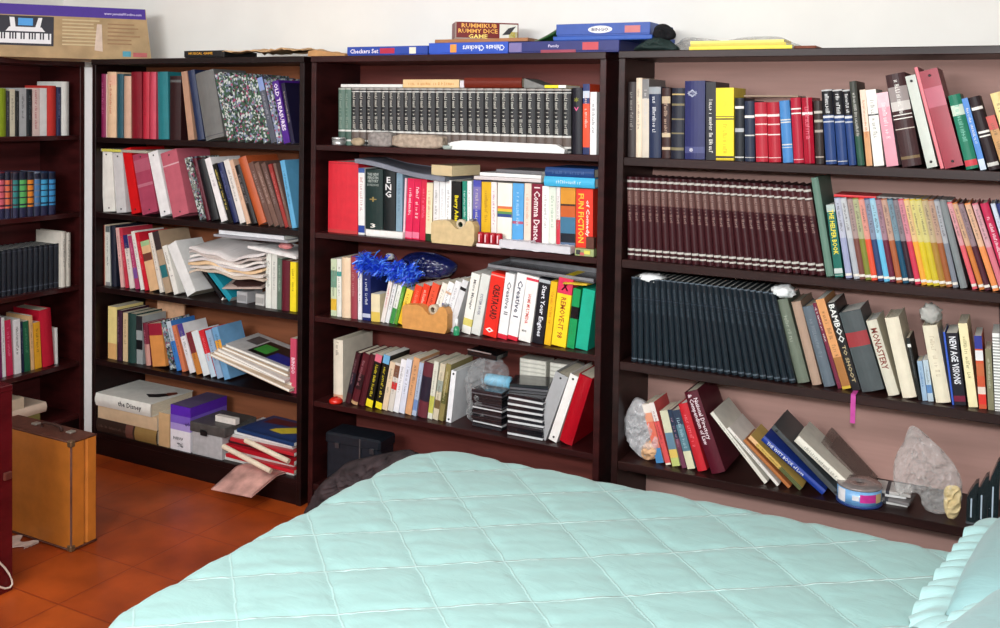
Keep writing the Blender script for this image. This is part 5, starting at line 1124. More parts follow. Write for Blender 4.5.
q = MB(); q.box((W*.5, .05, H+.0425), (W*1.15, .075, H+.068), mat((222, 214, 206), .5)); o = q.obj('white_carton'); o.matrix_world = r.matrix_world.copy(); tag(o, 'narrow white and orange carton lying on the dark lid, corner bookcase', 'box')
mags = [  # x0,x1,thick,rec,rot,colour,label
 (222, 296, .016, .02, 0, (222, 220, 214), 'lowest white patterned magazine in the red magazine pile, corner bookcase'),
 (224, 296, .014, .00, 3, (196, 30, 44), 'red magazine just above the lowest white one in the pile'),
 (229, 296, .016, .03, -2, (212, 206, 200), 'pale magazine a third of the way up the red pile'),
 (222, 294, .018, .005, 5, (176, 24, 38), 'red magazine with small black and white picture in the pile'),
 (226, 295, .012, .04, 0, (70, 30, 34), 'dark maroon magazine in the upper half of the pile'),
 (228, 296, .014, .02, 4, (188, 40, 50), 'glossy crimson magazine in the upper half of the pile'),
 (230, 293, .012, .05, -3, (206, 204, 200), 'off-white magazine with dark spine below the top white one'),
 (226, 292, .012, .035, 6, (236, 236, 236), 'white magazine sticking out under the blue one with yellow picture'),
 (233, 296, .016, .02, 8, (30, 56, 100), 'topmost navy magazine with a yellow boat picture, corner bookcase pile')]
zz = Z5+.0005
for i, (x0, x1, t_, rc, rot, c, lab) in enumerate(mags):
    r, zz = lying(FB, x0, min(x1, 294), zz, t_, rc+.012, .235-rc, c, 'm', lab, 'magazine', rot=-math.radians(rot)*.5); zz += .0006
    wv = FB.s_at(min(x1, 294), Z5, rc)-FB.s_at(x0, Z5, rc)
    if i == 8:
        for pts, cc in (([(.02, .03), (.20, .03), (.20, wv-.02), (.02, wv-.02)], (36, 62, 112)), ([(.05, .12), (.10, .06), (.17, .05), (.18, .08), (.09, .19), (.06, .2)], (222, 196, 60)), ([(.12, wv-.03), (.19, wv-.03), (.19, .12), (.14, .15)], (84, 26, 40))):
            b = MB(); b.face([(t_+.0006+.0002*(cc[0] > 40)+.0002*(cc[0] > 100), y, z) for y, z in pts], mat(cc, .35)); b.obj('cover_picture', r)
# drooping magazine at the front of the pile
u0, u1 = FB.s_at(210, Z5, -.1), FB.s_at(279, Z5, -.06)
def droop(a, b):
    y = -.13+.20*b; z = Z5+.004-(max(0, -y-.01)*.55)*(1-.15*a)+.002
    if y > -.012: z = Z5+.0045
    return FB.P(-2.895+.215*a+.05*b, y, z+.003)
q = MB(); q.sheet(droop, 14, 16, .004, mat((196, 150, 140), .3, 'mottle', var=.4, scale=14, coat=.4))
o = q.obj('magazine'); tag(o, 'pink and red magazine drooping over the plinth at the front of the magazine pile', 'magazine')
for i, (pa, pb, lab) in enumerate([((-2.93, 3.075, .185), (-2.66, 3.06, .135), 'lower cream paper roll on the red magazines'), ((-2.82, 3.088, .225), (-2.58, 3.075, .185), 'upper cream paper roll on the red magazines')]):
    A, B = Vector(pa), Vector(pb); q = MB(); q.tube([A, A.lerp(B, .5), B], .0105, mat((222, 206, 182), .6), 14); tag(q.obj('paper_roll'), lab, 'paper roll')
# third shelf: papers
Z3c = ZC[3]
place_row(FB, [
 (222,226,196,264,(26,26,28),'m','black booklet edged in white',dict(free=1,d=.18,label='black booklet leaning left under the newspapers, corner bookcase third shelf',lc=None,bands=[(0,.03,W_)])),
 (229,236,207,272,(30,140,160),'p','turquoise booklet',dict(free=1,d=.16,label='turquoise booklet leaning left under the newspapers, corner bookcase third shelf')),
 ], Z3c, ZC[2]-.024, UC[0], UC[1], 'corner', rec=.06)
zz = Z3c+.0005
for x0, x1, h_, c, lab in [(229, 247, .048, (170, 170, 172), 'left grey carton on the third shelf under the newspapers'), (247.6, 264, .048, (196, 194, 190), 'right whitish carton on the third shelf under the newspapers')]:
    carton(FB, x0+7, x1 if x1 > 250 else x1, zz, zz+h_, .06, .1, c, lab, 'box', nm='carton', lid=False, bands=[(.1, .9, .2, .7, tuple(v-30 for v in c))])
u0, u1 = FB.s_at(222, Z3c+.06, .05), FB.s_at(262, Z3c+.06, .05)
q = MB(); q.sheet(lambda a, b: FB.P(u0+(u1-u0)*a, .05+.13*b, Z3c+.056+.022*a*(1-b)+.055*b+.0), 10, 8, .004, mat((190, 170, 160), .4)); q.sheet(lambda a, b: FB.P(u0+(u1-u0)*(.1+.8*a), .06+.10*b, Z3c+.0575+.022*a*(1-b)+.048*b+.003), 8, 6, .001, mat((74, 50, 48), .4)); tag(q.obj('picture_card'), 'white-bordered brown picture card lying on the cartons, corner bookcase third shelf', 'card')
cn = [(198, 182, 164), (214, 206, 198), (222, 190, 150), (206, 200, 200), (226, 220, 214), (188, 176, 170), (214, 208, 206)]
u0, u1 = FB.s_at(194, Z3c+.2, .05), FB.s_at(268, Z3c+.2, .05)
labs = ['lowest curling newspaper section', 'second-lowest curling newspaper section', 'peach-tinted curling newspaper section', 'middle curling newspaper section', 'pale newspaper section above the middle', 'brownish newspaper section near the top', 'topmost curling newspaper section']
for i, c in enumerate(cn):
    hb = Z3c+.128+i*.0145
    def fn(a, b, i=i, hb=hb):
        s = a*(u1-u0); wv = .016*math.sin(a*5.2+.25*i)+.004*math.sin(a*17+i*1.3+b*2)+.010*(1-b)*math.sin(a*6+2)
        return FB.P(u0+s+.004*math.sin(i*2.3), .022+.006*math.sin(i*1.7+a*9)+.20*b, hb+wv+.035*b+.05*max(0, .35-a)*-1.2)
    q = MB(); q.sheet(fn, 36, 6, .009, mat(c, .75, 'pages', var=.15, scale=30)); tag(q.obj('newspaper'), labs[i]+' piled on the corner bookcase third shelf', 'newspaper')
zp = Z3c+.128+7*.0145+.05
r, zp = lying(FB, 216, 288, zp, .010, .03, .2, (150, 150, 156), 'm', 'grey magazine under the white pad above the newspapers, corner bookcase', 'magazine', rot=math.radians(2))
r, zp = lying(FB, 219, 284, zp+.001, .016, .03, .2, (228, 230, 234), 'p', 'white pad topping the newspapers, corner bookcase third shelf', 'pad', nm='paper_pad')
ua, ub = FB.s_at(248, Z3c, .03), FB.s_at(296.5, Z3c, .03); zl0, zl1 = zpx(FB, 248, 248, .03), zpx(FB, 296, 259, .03)
q = MB(); q.sheet(lambda a, b: FB.P(ua+(ub-ua)*a, .025+.2*b, zl0+(zl1-zl0)*a+.010), 6, 4, .010, mat((226, 224, 222), .4)); tag(q.obj('white_folder'), 'white folder sloping down to the right over the upright paperbacks, corner bookcase', 'folder')
lump('tissue', FB.P(FB.s_at(284, Z3c, .06), .07, zl1+.028), (.03, .025, .014), mat((190, 120, 120), .8, 'mottle', var=.4), .3, 14, 'crumpled pinkish wrapper lying on the sloping white folder', 'wrapper')
# fourth shelf tilted folders
Z4c = ZC[4]
tl = [((206, 186, 162), 'lowest manila folder'), ((222, 204, 184), 'second manila folder'), ((214, 206, 200), 'pale printout'), ((196, 172, 146), 'tan folder'), ((188, 186, 184), 'grey report')]
pa = FB.P(FB.s_at(207, Z4c, .0), -.0, zpx(FB, 206, 356, 0)); pb = FB.P(FB.s_at(288, Z4c, 0), 0, Z4c+.012)
L_ = (pb-pa).length; ang = math.atan2(pa.z-pb.z, pb.x-pa.x)
for i, (c, nm_) in enumerate(tl):
    r = empty('paper_folder', Matrix.Translation(pa+Vector((0, .012+.008*i, 0))) @ Matrix.Rotation(ang, 4, 'Y') @ Matrix.Translation((.012*i, 0, i*.0128)) @ Matrix.Rotation(math.radians((0, 3, -2, 2, 4)[i]), 4, 'Z'))
    q = MB(); q.box((0, 0, 0), (L_-.004-.028*i, .22, .0012), mat(c, .6)); q.box((0, 0, .0105), (L_-.004-.028*i, .22, .0118), mat(c, .6)); q.obj('cover', r)
    q = MB(); q.box((.004, .003, .0012), (L_-.008-.028*i, .217, .0105), PAPER_W); q.obj('page_block', r)
    if i == 4:
        q = MB(); q.box((.10, .02, .0118), (L_-.02-.028*i, .18, .0124), mat((22, 24, 26), .3)); q.box((.11, .05, .0124), (.18, .14, .0128), mat((60, 150, 60), .4)); q.box((.2, .02, .0124), (L_-.02-.028*i, .1, .0128), mat((30, 40, 130), .4)); q.box((.03, .10, .0118), (.09, .19, .0124), mat((90, 84, 84), .4)); q.obj('printed_cover', r)
    tag(r, nm_+' in the slanting heap on the corner bookcase fourth shelf', 'folder')
u0, u1 = FB.s_at(143.5, Z4c, .12), FB.s_at(170, Z4c, .12); q = MB(); q.box((0, 0, 0), (u1-u0, .01, zpx(FB, 150, 300, .12)-Z4c-.0), mat((214, 168, 134), .5), bev=.001); r = q.obj('tan_envelope', loc=FB.P(u0, .2, Z4c+.0005)); tag(r, 'tall tan envelope standing at the back behind the small wine-red book', 'envelope')

# ---------------------------------------------------------------- right bookcase extras
Z2r, Z3r, Z4r = ZR[2], ZR[3], ZR[4]
zz = zpx(FB, 860, 199, .03)+.003
r, _ = lying(FB, 834, 876, zz, .007, .035, .15, (206, 40, 48), 'p', 'thin red booklet lying on the coloured slim volumes', 'booklet', nm='booklet')
r, _ = lying(FB, 877, 952, zz, .006, .05, .15, (140, 136, 134), 'm', 'grey sheaf lying on the gold and grey slim volumes', 'papers', nm='paper_sheaf')
zz = max(zpx(FB, 770, 102, .03), zpx(FB, 745, 98, .03), zpx(FB, 800, 98, .03))+.003
r, _ = lying(FB, 744, 798, zz, .005, .05, .12, (150, 130, 110), 'm', 'thin brownish magazine lying over the red and blue hardcovers, right bookcase top shelf', 'magazine')
tis = mat((236, 238, 238), .8, 'mottle', var=.05, bump=.2)
lump('tissue', up(650, Z3r, .05)+Vector((0, 0, zpx(FB, 650, 281, .05)-Z3r-.002)), (.045, .03, .014), tis, .4, 21, 'crumpled white tissue at the left end on the slate blue volumes', 'tissue', freq=4)
lump('tissue', up(781, Z3r, .05)+Vector((0, 0, zpx(FB, 781, 297, .05)-Z3r)), (.036, .035, .020), tis, .4, 27, 'crumpled white tissue on the olive grey hardcover', 'tissue', freq=4)
lump('tissue', up(928, Z3r, .07)+Vector((0, 0, zpx(FB, 928, 325, .07)-Z3r+.004)), (.028, .03, .030), mat((178, 176, 170), .8, 'mottle', bump=.2), .4, 31, 'greyish crumpled tissue on the thick cream hardcover', 'tissue', freq=3.5)
# pink ribbon
u = FB.s_at(853.5, Z3r, 0); q = MB()
q.box((-.007, -.004, -.085), (.007, -.0028, .004), mat((190, 70, 150), .5)); q.box((-.007, -.004, .0), (.007, .05, .0012), mat((190, 70, 150), .5)); tag(q.obj('ribbon_bookmark', loc=FB.P(u, 0, Z3r+.0004)), 'pink ribbon bookmark hanging over the edge of the third shelf, right bookcase', 'ribbon')
# left bag
litter = [(646, .035, (206, 170, 140), .018), (636, .05, (200, 190, 190), .022), (652, .06, (176, 110, 90), .02)]
outline_bag('plastic_bag', [(637,408),(650,416),(654,430),(661,448),(661,460),(652,467),(643,469),(632,459),(625,445),(624,430),(630,416)], .07, .045, film_mat('whitish_film', (252, 252, 255), .28, .45), 'small whitish plastic bag at the left end of the fourth shelf, right bookcase', 'bag', 41, floor_z=Z4r+.0005, nr=16, sub=5, smooth=True, ridge=.75)
outline_bag('wrapper', [(642,452),(650,446),(658,450),(659,460),(648,466),(641,461)], .06, .016, mat((214, 170, 130), .6, 'mottle', var=.3), 'tan wrapper inside the small whitish plastic bag', 'wrapper', 42, floor_z=Z4r+.001, smooth=False, ridge=.7)
# pamphlet covers of the slanting pamphlet
# spindle
r = empty('disc_spindle', Matrix.Translation(up(859, Z4r+.0005, .055)))
q = MB(); q.lathe([(0, 0), (.067, 0), (.067, .006), (0, .006)], mat((40, 60, 120), .3), 40); q.obj('base', r)
q = MB(); q.lathe([(0, .006), (.064, .006), (.064, .050), (0, .050)], mat((120, 176, 226), .3, coat=.6), 40); q.obj('label_band', r)
q = MB()
for a0, a1, z0, z1_, c in ((-80, -35, .018, .042, (206, 60, 150)), (-35, -10, .015, .042, (224, 196, 140)), (-150, -120, .01, .048, (225, 225, 228)), (-100, -82, .022, .036, (225, 225, 230))):
    n = 8
    for k in range(n):
        t0, t1 = math.radians(a0+(a1-a0)*k/n), math.radians(a0+(a1-a0)*(k+1)/n)
        q.face([(.0645*math.cos(t0), .0645*math.sin(t0), z0), (.0645*math.cos(t1), .0645*math.sin(t1), z0), (.0645*math.cos(t1), .0645*math.sin(t1), z1_), (.0645*math.cos(t0), .0645*math.sin(t0), z1_)], mat(c, .3))
q.obj('printed_label', r)
q = MB(); q.lathe([(.008, .0505), (.064, .0505), (.066, .052), (.064, .058), (.01, .06), (.008, .057)], mat((140, 132, 130), .2, coat=.8, metal=.2), 40); q.obj('lid', r)
tag(r, 'blank disc spindle with blue and pink label in front of the slanting books', 'disc spindle')
# clear plastic sleeve leaning to the left
ua = FB.s_at(868, Z4r, .12); r = empty('plastic_sleeve', FB.M(ua, .13, Z4r+.0005, -math.radians(47)))
q = MB(); q.box((0, 0, 0), (.012, .15, .20), clear_mat('smoky_sleeve', (130, 112, 104), .45, .2), bev=.001); q.obj('sleeve', r); q = MB(); q.box((.002, .002, .02), (.010, .14, .17), mat((120, 104, 98), .5)); q.obj('insert', r)
tag(r, 'smoky transparent sleeve leaning behind the thick cream hardcover, right bookcase fourth shelf', 'sleeve')
for i, (dx, c, rot) in enumerate([(0, (214, 214, 210), 4), (.006, (120, 116, 116), -6), (-.004, (232, 232, 230), 9), (.008, (190, 186, 182), 2)]):
    r = empty('leaflet_bundle', Matrix.Translation(up(872, Z4r, .07)+Vector((dx, 0, .0005+i*.0105))) @ Matrix.Rotation(math.radians(rot), 4, 'Z'))
    q = MB(); q.box((0, 0, 0), (.10, .09, .009), mat(c, .5), bev=.0008); q.obj('sheets', r); q = MB(); q.box((.03, -.0005, .0), (.04, .0905, .0096), mat((60, 60, 66), .5)); q.obj('band', r)
    tag(r, ['lowest light bundle', 'second, darker bundle', 'third, white bundle', 'topmost greyish bundle'][i]+' of leaflets between the disc spindle and the clear bag', 'leaflets')
outline_bag('plastic_bag', [(912,432),(930,446),(945,460),(956,475),(962,492),(960,511),(949,520),(930,519),(922,511),(919,501),(905,499),(897,500),(893,482),(895,465),(903,449)], .075, .06, film_mat('bag_film', (250, 250, 248), .14, .4), 'large crumpled clear plastic bag on the fourth shelf, right bookcase', 'bag', 51, floor_z=Z4r+.0005, nr=20, sub=5, smooth=True, ridge=.75)
outline_bag('paper_packet', [(945,487),(953,484),(960,487),(961,500),(958,514),(949,517),(944,505)], .05, .018, mat((206, 186, 140), .5, 'mottle', var=.25), 'crumpled tan paper packet in the right side of the large clear bag', 'packet', 52, floor_z=Z4r+.001, smooth=False, ridge=.7)
# dark glass holders
dg = clear_mat('dark_glass', (24, 38, 42), .9, .06)
for i, (px, h_, lab) in enumerate([(971, .125, 'shortest dark green glass blade ornament right of the large clear bag'), (981, .15, 'dark glass blade ornament between its shorter and taller neighbours'), (992, .20, 'tallest dark glass blade ornament at the right edge of the fourth shelf')]):
    r = empty('glass_ornament', Matrix.Translation(up(px, Z4r+.0005, .06)))
    q = MB(); q.prism([(-.012, .006), (.014, .006), (.016, h_*.55), (.018, h_), (.010, h_*.96), (-.004, h_*.75), (-.012, h_*.6)], -.02, .02, dg); q.obj('blade', r)
    q = MB(); q.box((-.013, -.024, 0), (.015, .024, .006), mat((60, 66, 70), .2, coat=.6), bev=.001); q.obj('base', r)
    q = MB(); q.box((-.002, -.0215, .02), (.002, -.0205, h_*.6), mat((170, 186, 200), .2)); q.obj('pale_edge', r)
    tag(r, lab, 'ornament')

# ---------------------------------------------------------------- suitcase, cabinet, floor things
def suitcase():
    r = empty('suitcase', Matrix.Translation((-3.42, 2.366, 0))); W, D, H = .444, .117, .402
    hide = mat((196, 118, 44), .45, 'mottle', var=.12, scale=14, coat=.15); trim_ = mat((96, 56, 44), .5, 'mottle', var=.3)
    q = MB(); q.box((.002, .002, .004), (W-.002, D*.55, H-.004), hide, bev=.008); q.obj('body', r)
    q = MB(); q.box((.002, D*.56, .004), (W-.002, D-.001, H-.004), hide, bev=.008); q.obj('lid', r)
    q = MB(); q.box((.006, .008, H-.005), (W-.006, D-.008, H-.0015), trim_, bev=.001); q.obj('top_panel', r)
    q = MB()
    for (a, b) in (((.004, .004, H-.006), (W-.004, .004, H-.006)), ((.004, .004, .006), (W-.004, .004, .006)), ((W-.004, .004, .006), (W-.004, .004, H-.006)), ((W-.004, .004, H-.006), (W-.004, D-.004, H-.006)), ((W-.004, .004, .006), (W-.004, D-.004, .006))):
        q.tube([a, Vector(a).lerp(Vector(b), .5), b], .0038, trim_, 8)
    q.obj('piping', r)
    for z_ in (.012, H-.012):
        q = MB(); q.box((W-.022, -.002, z_-.012), (W+.001, .02, z_+.012), mat((120, 96, 70), .35, metal=.5), bev=.004); q.obj('corner_cap', r)
    for x in (.17, .36):
        q = MB(); q.box((x-.014, D*.45, H-.001), (x+.014, D*.68, H+.006), mat((200, 196, 186), .3, metal=.8), bev=.002); q.obj('latch', r)
    q = MB(); q.tube([(.21, D*.5, H), (.215, D*.5, H+.014), (.235, D*.5, H+.018), (.295, D*.5, H+.018), (.315, D*.5, H+.014), (.32, D*.5, H)], .006, mat((70, 46, 40), .5), 8); q.obj('handle', r)
    tag(r, 'tan leather suitcase standing upright on the tile floor', 'suitcase')
suitcase()
def cabinet():
    r = empty('cabinet', Matrix.Translation((-3.18, 2.09, 0))); W, D, H = .268, .42, .684; m = mat((84, 16, 22), .25, 'wood', coat=.4, var=.25, scale=6)
    # side facing the suitcase is the back (y max); camera sees the right end and front
    r.location = (-3.46, 1.67, 0); W = .548
    q = MB(); q.box((0, 0, 0), (.02, D, H-.02), m); q.box((W-.02, 0, 0), (W, D, H-.02), m, bev=.001); q.box((.02, D-.01, .03), (W-.02, D, H-.02), m); q.box((.02, 0, .03), (W-.02, D-.01, .05), m); q.obj('carcass', r)
    q = MB(); q.box((-.004, -.006, H-.02), (W+.002, D+.001, H), m, bev=.002); q.obj('top', r)
    q = MB(); q.box((.02, .01, 0), (W-.01, D-.01, .03), mat((40, 12, 14), .5)); q.obj('plinth', r)
    q = MB(); q.box((.004, -.018, .055), (W-.004, 0, H-.025), m, bev=.002); d = q.obj('door', r)
    q = MB(); q.tube([(.05, -.02, .34), (.05, -.04, .345), (.05, -.04, .42), (.05, -.02, .425)], .005, mat((170, 140, 80), .3, metal=.8)); q.obj('handle', d)
    q = MB(); q.box((W, D-.035, .375), (W+.010, D-.008, .40), mat((110, 60, 50), .4, metal=.4), bev=.002); q.obj('side_catch', r)
    tag(r, 'dark cherry-red cabinet at the left edge of the picture', 'cabinet')
cabinet()
FK = Frame((-2.900, 0, 0), (0, 1, 0), (-1, 0, 0)); q = MB()
cp = []
for px_, py_ in [(-14, 548), (-6, 556), (0, 563), (5, 568), (9, 574), (12, 580), (12.5, 584), (10, 587.5), (5, 588.5), (0, 587), (-8, 583)]:
    u_, z_ = FK.hit(px_, py_, 0); cp.append(FK.P(u_, 0, max(z_, .004)))
q.tube(cp, .0032, mat((214, 204, 190), .5), 8); tag(q.obj('power_cord'), 'cream electric cord looping against the cherry-red cabinet near the floor', 'cord')
q = MB(); q.sheet(lambda a, b: (-3.27+.13*a, 2.29+.06*b+.02*math.sin(a*9), .004+.006*abs(nz(a*5, b*4))), 12, 8, .002, mat((226, 206, 196), .8)); tag(q.obj('paper_scrap'), 'torn white paper scrap on the floor in front of the suitcase', 'paper')
# books on the lowest shelf of the left bookcase
z5 = ZS[5]
r, z5 = lying(FS, 2, 40, z5+.0005, .05, .03, .2, (120, 110, 60), 'p', 'olive book lying lowest behind the suitcase, left wall bookcase', 'book')
r, z5 = lying(FS, 0, 46, z5+.0005, .045, .03, .2, (214, 190, 170), 'h', 'pinkish cream book lying second behind the suitcase', 'book')
r, z5 = lying(FS, -4, 24, z5+.0005, .05, .03, .2, (206, 186, 160), 'p', 'tan book lying topmost behind the suitcase', 'book')

# ---------------------------------------------------------------- bed
BX0, BX1, BY0, BY1, BZ = -1.765, .42, 1.38, 2.80, .50
def bed():
    r = empty('bed', Matrix.Translation(((BX0+BX1)/2, (BY0+BY1)/2, 0))); cx, cy = (BX0+BX1)/2, (BY0+BY1)/2
    hx, hy = (BX1-BX0)/2-.05, (BY1-BY0)/2-.05; wd = mat((70, 40, 26), .5, 'wood', var=.3)
    for sx in (-1, 1):
        for sy in (-1, 1): q = MB(); q.box((sx*hx-.03, sy*hy-.03, 0), (sx*hx+.03, sy*hy+.03, .16), wd, bev=.003); q.obj('leg', r)
    q = MB(); q.box((-hx-.02, -hy-.02, .16), (hx+.02, hy+.02, .24), wd, bev=.004); q.obj('bed_frame', r)
    q = MB(); q.box((-hx-.01, -hy-.01, .24), (hx+.01, hy+.01, .462), mat((225, 225, 220), .8), bev=.03); q.obj('mattress', r)
    tag(r, 'single bed with wooden legs under the aqua quilt', 'bed')
bed()
AQ = (158, 200, 197)
def cloth_mat(c, name, bs=.3):
    m = bpy.data.materials.new(name); m.use_nodes = True; nt = m.node_tree; b = nt.nodes['Principled BSDF']
    tc = nt.nodes.new('ShaderNodeTexCoord'); n1 = nt.nodes.new('ShaderNodeTexNoise'); n1.inputs['Scale'].default_value = 7; n1.inputs['Detail'].default_value = 5; n1.inputs['Distortion'].default_value = .6
    mp = nt.nodes.new('ShaderNodeMapping'); mp.inputs['Rotation'].default_value = (0, 0, .55); mp.inputs['Scale'].default_value = (1, 2.2, 1)
    nt.links.new(tc.outputs['Object'], mp.inputs[0]); nt.links.new(mp.outputs[0], n1.inputs['Vector'])
    bp = nt.nodes.new('ShaderNodeBump'); bp.inputs['Strength'].default_value = bs; bp.inputs['Distance'].default_value = .02
    nt.links.new(n1.outputs['Fac'], bp.inputs['Height']); nt.links.new(bp.outputs[0], b.inputs['Normal'])
    b.inputs['Base Color'].default_value = lin(c)+(1,); b.inputs['Roughness'].default_value = .6; b.inputs['Sheen Weight'].default_value = .2
    return m
aqm = cloth_mat(AQ, 'aqua_quilt_cloth', .22)
def add_stitching(m):
    nt = m.node_tree; b = nt.nodes['Principled BSDF']; tc = nt.nodes.new('ShaderNodeTexCoord'); sp = nt.nodes.new('ShaderNodeSeparateXYZ'); nt.links.new(tc.outputs['Object'], sp.inputs[0])
    nz_ = nt.nodes.new('ShaderNodeTexNoise'); nz_.inputs['Scale'].default_value = 18; nt.links.new(tc.outputs['Object'], nz_.inputs['Vector'])
    def mt(op, a, b_=None, c_=None):
        n = nt.nodes.new('ShaderNodeMath'); n.operation = op
        for i, v in enumerate((a, b_, c_)):
            if v is None: continue
            if isinstance(v, (int, float)): n.inputs[i].default_value = v
            else: nt.links.new(v, n.inputs[i])
        return n.outputs[0]
    wob = mt('MULTIPLY', mt('SUBTRACT', nz_.outputs['Fac'], .5), .012); masks = []
    for ax, ay, off, per, st in ((-math.sin(math.radians(37)), math.cos(math.radians(37)), 2.59, .207, .7), (math.sin(math.radians(44)), math.cos(math.radians(44)), .338, .215, .3)):
        v = mt('ADD', mt('MULTIPLY_ADD', sp.outputs[0], ax, mt('MULTIPLY', sp.outputs[1], ay)), wob)
        v = mt('DIVIDE', mt('SUBTRACT', v, off), per); d = mt('MULTIPLY', mt('ABSOLUTE', mt('SUBTRACT', v, mt('ROUND', v))), per)
        masks.append(mt('MULTIPLY', mt('SUBTRACT', 1.0, mt('SMOOTHSTEP', .0015, .0045, d)) if False else mt('MAXIMUM', mt('SUBTRACT', 1.0, mt('DIVIDE', d, .0036)), 0.0), st))
    mk = mt('MAXIMUM', masks[0], masks[1])
    mx = nt.nodes.new('ShaderNodeMix'); mx.data_type = 'RGBA'; nt.links.new(mk, mx.inputs['Factor']); mx.inputs['A'].default_value = lin(AQ)+(1,); mx.inputs['B'].default_value = lin((214, 236, 234))+(1,)
    nt.links.new(mx.outputs['Result'], b.inputs['Base Color'])
    bp = nt.nodes.new('ShaderNodeBump'); bp.inputs['Strength'].default_value = .6; bp.inputs['Distance'].default_value = .006; nt.links.new(mk, bp.inputs['Height'])
    old = b.inputs['Normal'].links[0].from_socket; nt.links.new(old, bp.inputs['Normal']); nt.links.new(bp.outputs[0], b.inputs['Normal'])
add_stitching(aqm)
def quilt():
    r_ = .06; cr = .13     # edge radius, corner radius of the inner outline
    ix0, ix1, iy0, iy1 = BX0+r_, BX1-r_, BY0+r_, BY1-r_
    drop = .30; ext = r_*math.pi/2+drop
    step = .0105; x0, x1, y0, y1 = ix0-ext, ix1+.05, iy0-ext, iy1+ext
    nx, ny = int((x1-x0)/step), int((y1-y0)/step)
    s37, c37, s44, c44 = math.sin(math.radians(37)), math.cos(math.radians(37)), math.sin(math.radians(44)), math.cos(math.radians(44))
    V = []
    def height(x, y):
        ca = (-x*s37+y*c37-2.59)/.207; cb = (x*s44+y*c44-.338)/.215
        da = abs(ca-round(ca))*.207; db = abs(cb-round(cb))*.215
        p = (1-math.exp(-da/.016))*(1-math.exp(-db/.016))
        k = noise.noise(Vector((x*4.5, y*4.5, 0)))*.004+noise.noise(Vector((x*6+y*9, y*22-x*16, 1)))*.0035*(1 if p > .3 else .5)
        pu = .5*math.exp(-min(da, db)/.03)*noise.noise(Vector((x*38, y*38, 3)))*.006
        return .0075*p+k*.75+pu
    for i in range(nx+1):
        for j in range(ny+1):
            x = x0+(x1-x0)*i/nx; y = y0+(y1-y0)*j/ny
            # nearest point in inner rounded rectangle
            qx = min(max(x, ix0), ix1+1); qy = min(max(y, iy0), iy1)
            ccx = ix0+cr; sx = x < ccx
            if sx and (y > iy1-cr or y < iy0+cr):
                ccy = iy1-cr if y > iy1-cr else iy0+cr; dx, dy = x-ccx, y-ccy; l = math.hypot(dx, dy)
                if l > cr: qx, qy = ccx+dx/l*cr, ccy+dy/l*cr
                else: qx, qy = x, y
            dx, dy = x-qx, y-qy; s = math.hypot(dx, dy); h = height(x, y)
            if s < 1e-6: V.append((x, y, BZ-.012+h)); continue
            nxv, nyv = dx/s, dy/s
            if s < r_*math.pi/2:
                a = s/r_; V.append((qx+nxv*((r_+h)*math.sin(a)), qy+nyv*((r_+h)*math.sin(a)), BZ-.012-r_+(r_+h)*math.cos(a)))
            else:
                e = s-r_*math.pi/2; fold = .010*math.sin((x*nyv-y*nxv)*26)*min(1, e/.1)
                V.append((qx+nxv*(r_+h+fold+.02*e), qy+nyv*(r_+h+fold+.02*e), max(.06, BZ-.012-r_-e)))
    F = []; w_ = ny+1
    for i in range(nx):
        for j in range(ny): q = i*w_+j; F.append((q, q+w_, q+w_+1, q+1))
    me = bpy.data.meshes.new('quilt'); me.from_pydata(V, [], F); me.materials.append(aqm)
    me.polygons.foreach_set('use_smooth', [True]*len(F)); me.update()
    o = bpy.data.objects.new('quilt', me); COL.objects.link(o); tag(o, 'aqua diamond-stitched quilt spread over the bed', 'quilt')
quilt()
pilm = cloth_mat((142, 182, 184), 'aqua_pillow_cloth'); rufm = cloth_mat((172, 212, 212), 'aqua_ruffle_cloth')
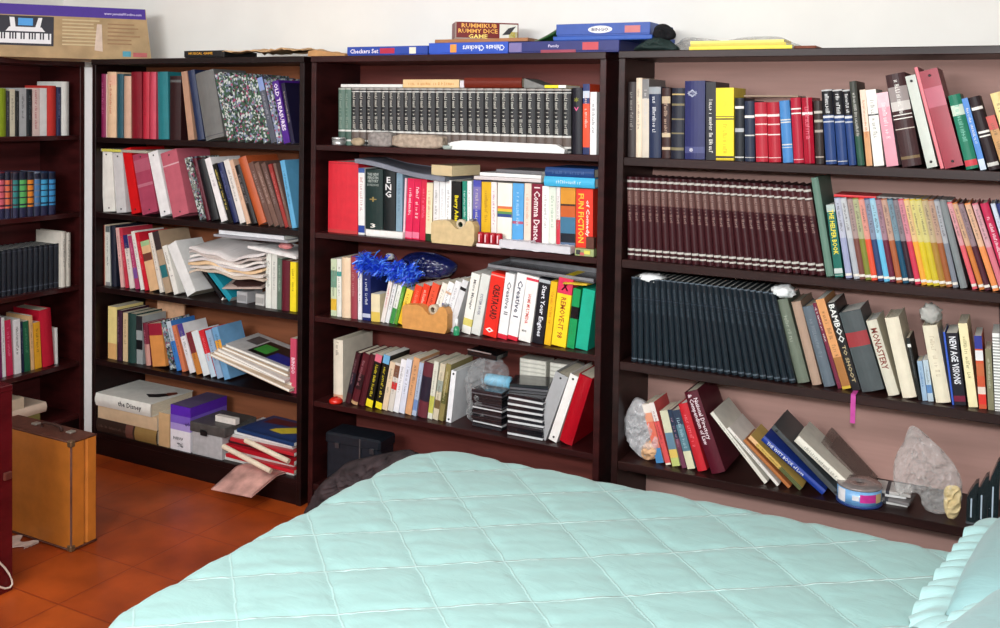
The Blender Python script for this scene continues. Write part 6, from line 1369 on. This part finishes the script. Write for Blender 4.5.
def pillow(cx, cy, z0, hx, hy, th, rotz, tilt, label, seed):
    r = empty('pillow', Matrix.Translation((cx, cy, z0)) @ Matrix.Rotation(rotz, 4, 'Z') @ Matrix.Rotation(tilt, 4, 'Y'))
    N = 36; V = []; F = []
    for s in (1, -1):
        for i in range(N+1):
            for j in range(N+1):
                a, b = i/N*2-1, j/N*2-1; e = (1-a**4)*(1-b**4); k = max(0, e)**.5
                pin = 1-.06*(a*a)*(b*b)
                z = th/2*k*(1 if s > 0 else .6)+(.006*noise.noise(Vector((a*3+seed, b*3, s)))*k); V.append((a*hx*pin, b*hy*pin, s*z+th*.32))
    w_ = N+1; n2 = w_*w_
    for i in range(N):
        for j in range(N):
            q = i*w_+j; F.append((q, q+w_, q+w_+1, q+1)); F.append((n2+q, n2+q+1, n2+q+w_+1, n2+q+w_))
    me = bpy.data.meshes.new('cushion'); me.from_pydata(V, [], F); me.materials.append(pilm); me.polygons.foreach_set('use_smooth', [True]*len(F)); me.update()
    o = bpy.data.objects.new('cushion', me); COL.objects.link(o); o.parent = r
    # ruffle: pleated strip around the seam
    P = []; M_ = 420; ww = .075
    for i in range(M_):
        t = i/M_*4; sd = int(t); f = (t-sd)*2-1
        a, b = [(f, -1), (1, f), (-f, 1), (-1, -f)][sd]; nx_, ny_ = [(0, -1), (1, 0), (0, 1), (-1, 0)][sd]
        # rounded corner direction
        cn_ = 1 if f > 0 else -1; wgt = max(0, (abs(f)-.86)/.14)
        nn = Vector((nx_, ny_, 0))
        adj = Vector([(0, -1), (1, 0), (0, 1), (-1, 0)][(sd+(1 if f > 0 else -1)) % 4]+(0,))
        nn = (nn+adj*wgt).normalized()
        P.append((Vector((a*hx*.95, b*hy*.95, th*.32)), nn, i))
    V = []; F = []; K = 5
    for p, nn, i in P:
        ph = math.sin(i*.62)+.5*math.sin(i*.27+seed)
        for k in range(K+1):
            f = k/K; V.append(tuple(p+nn*(ww*f)+Vector((0, 0, (.011*ph)*f-.030*f*f))+nn.cross(Vector((0, 0, 1)))*(.006*math.cos(i*.62)*f)))
    for i in range(M_):
        for k in range(K): a = i*(K+1)+k; b = ((i+1) % M_)*(K+1)+k; F.append((a, b, b+1, a+1))
    me = bpy.data.meshes.new('ruffle'); me.from_pydata(V, [], F); me.materials.append(rufm); me.polygons.foreach_set('use_smooth', [True]*len(F)); me.update()
    o = bpy.data.objects.new('ruffle', me); COL.objects.link(o); o.parent = r
    tag(r, label, 'pillow')
pillow(.155, 2.49, .508, .25, .32, .20, math.radians(-9), 0, 'far aqua pillow with pleated ruffle on the head of the bed', 1)
pillow(.125, 1.90, .575, .25, .32, .20, math.radians(-20), math.radians(-3), 'near aqua pillow with pleated ruffle at the lower right corner', 4)
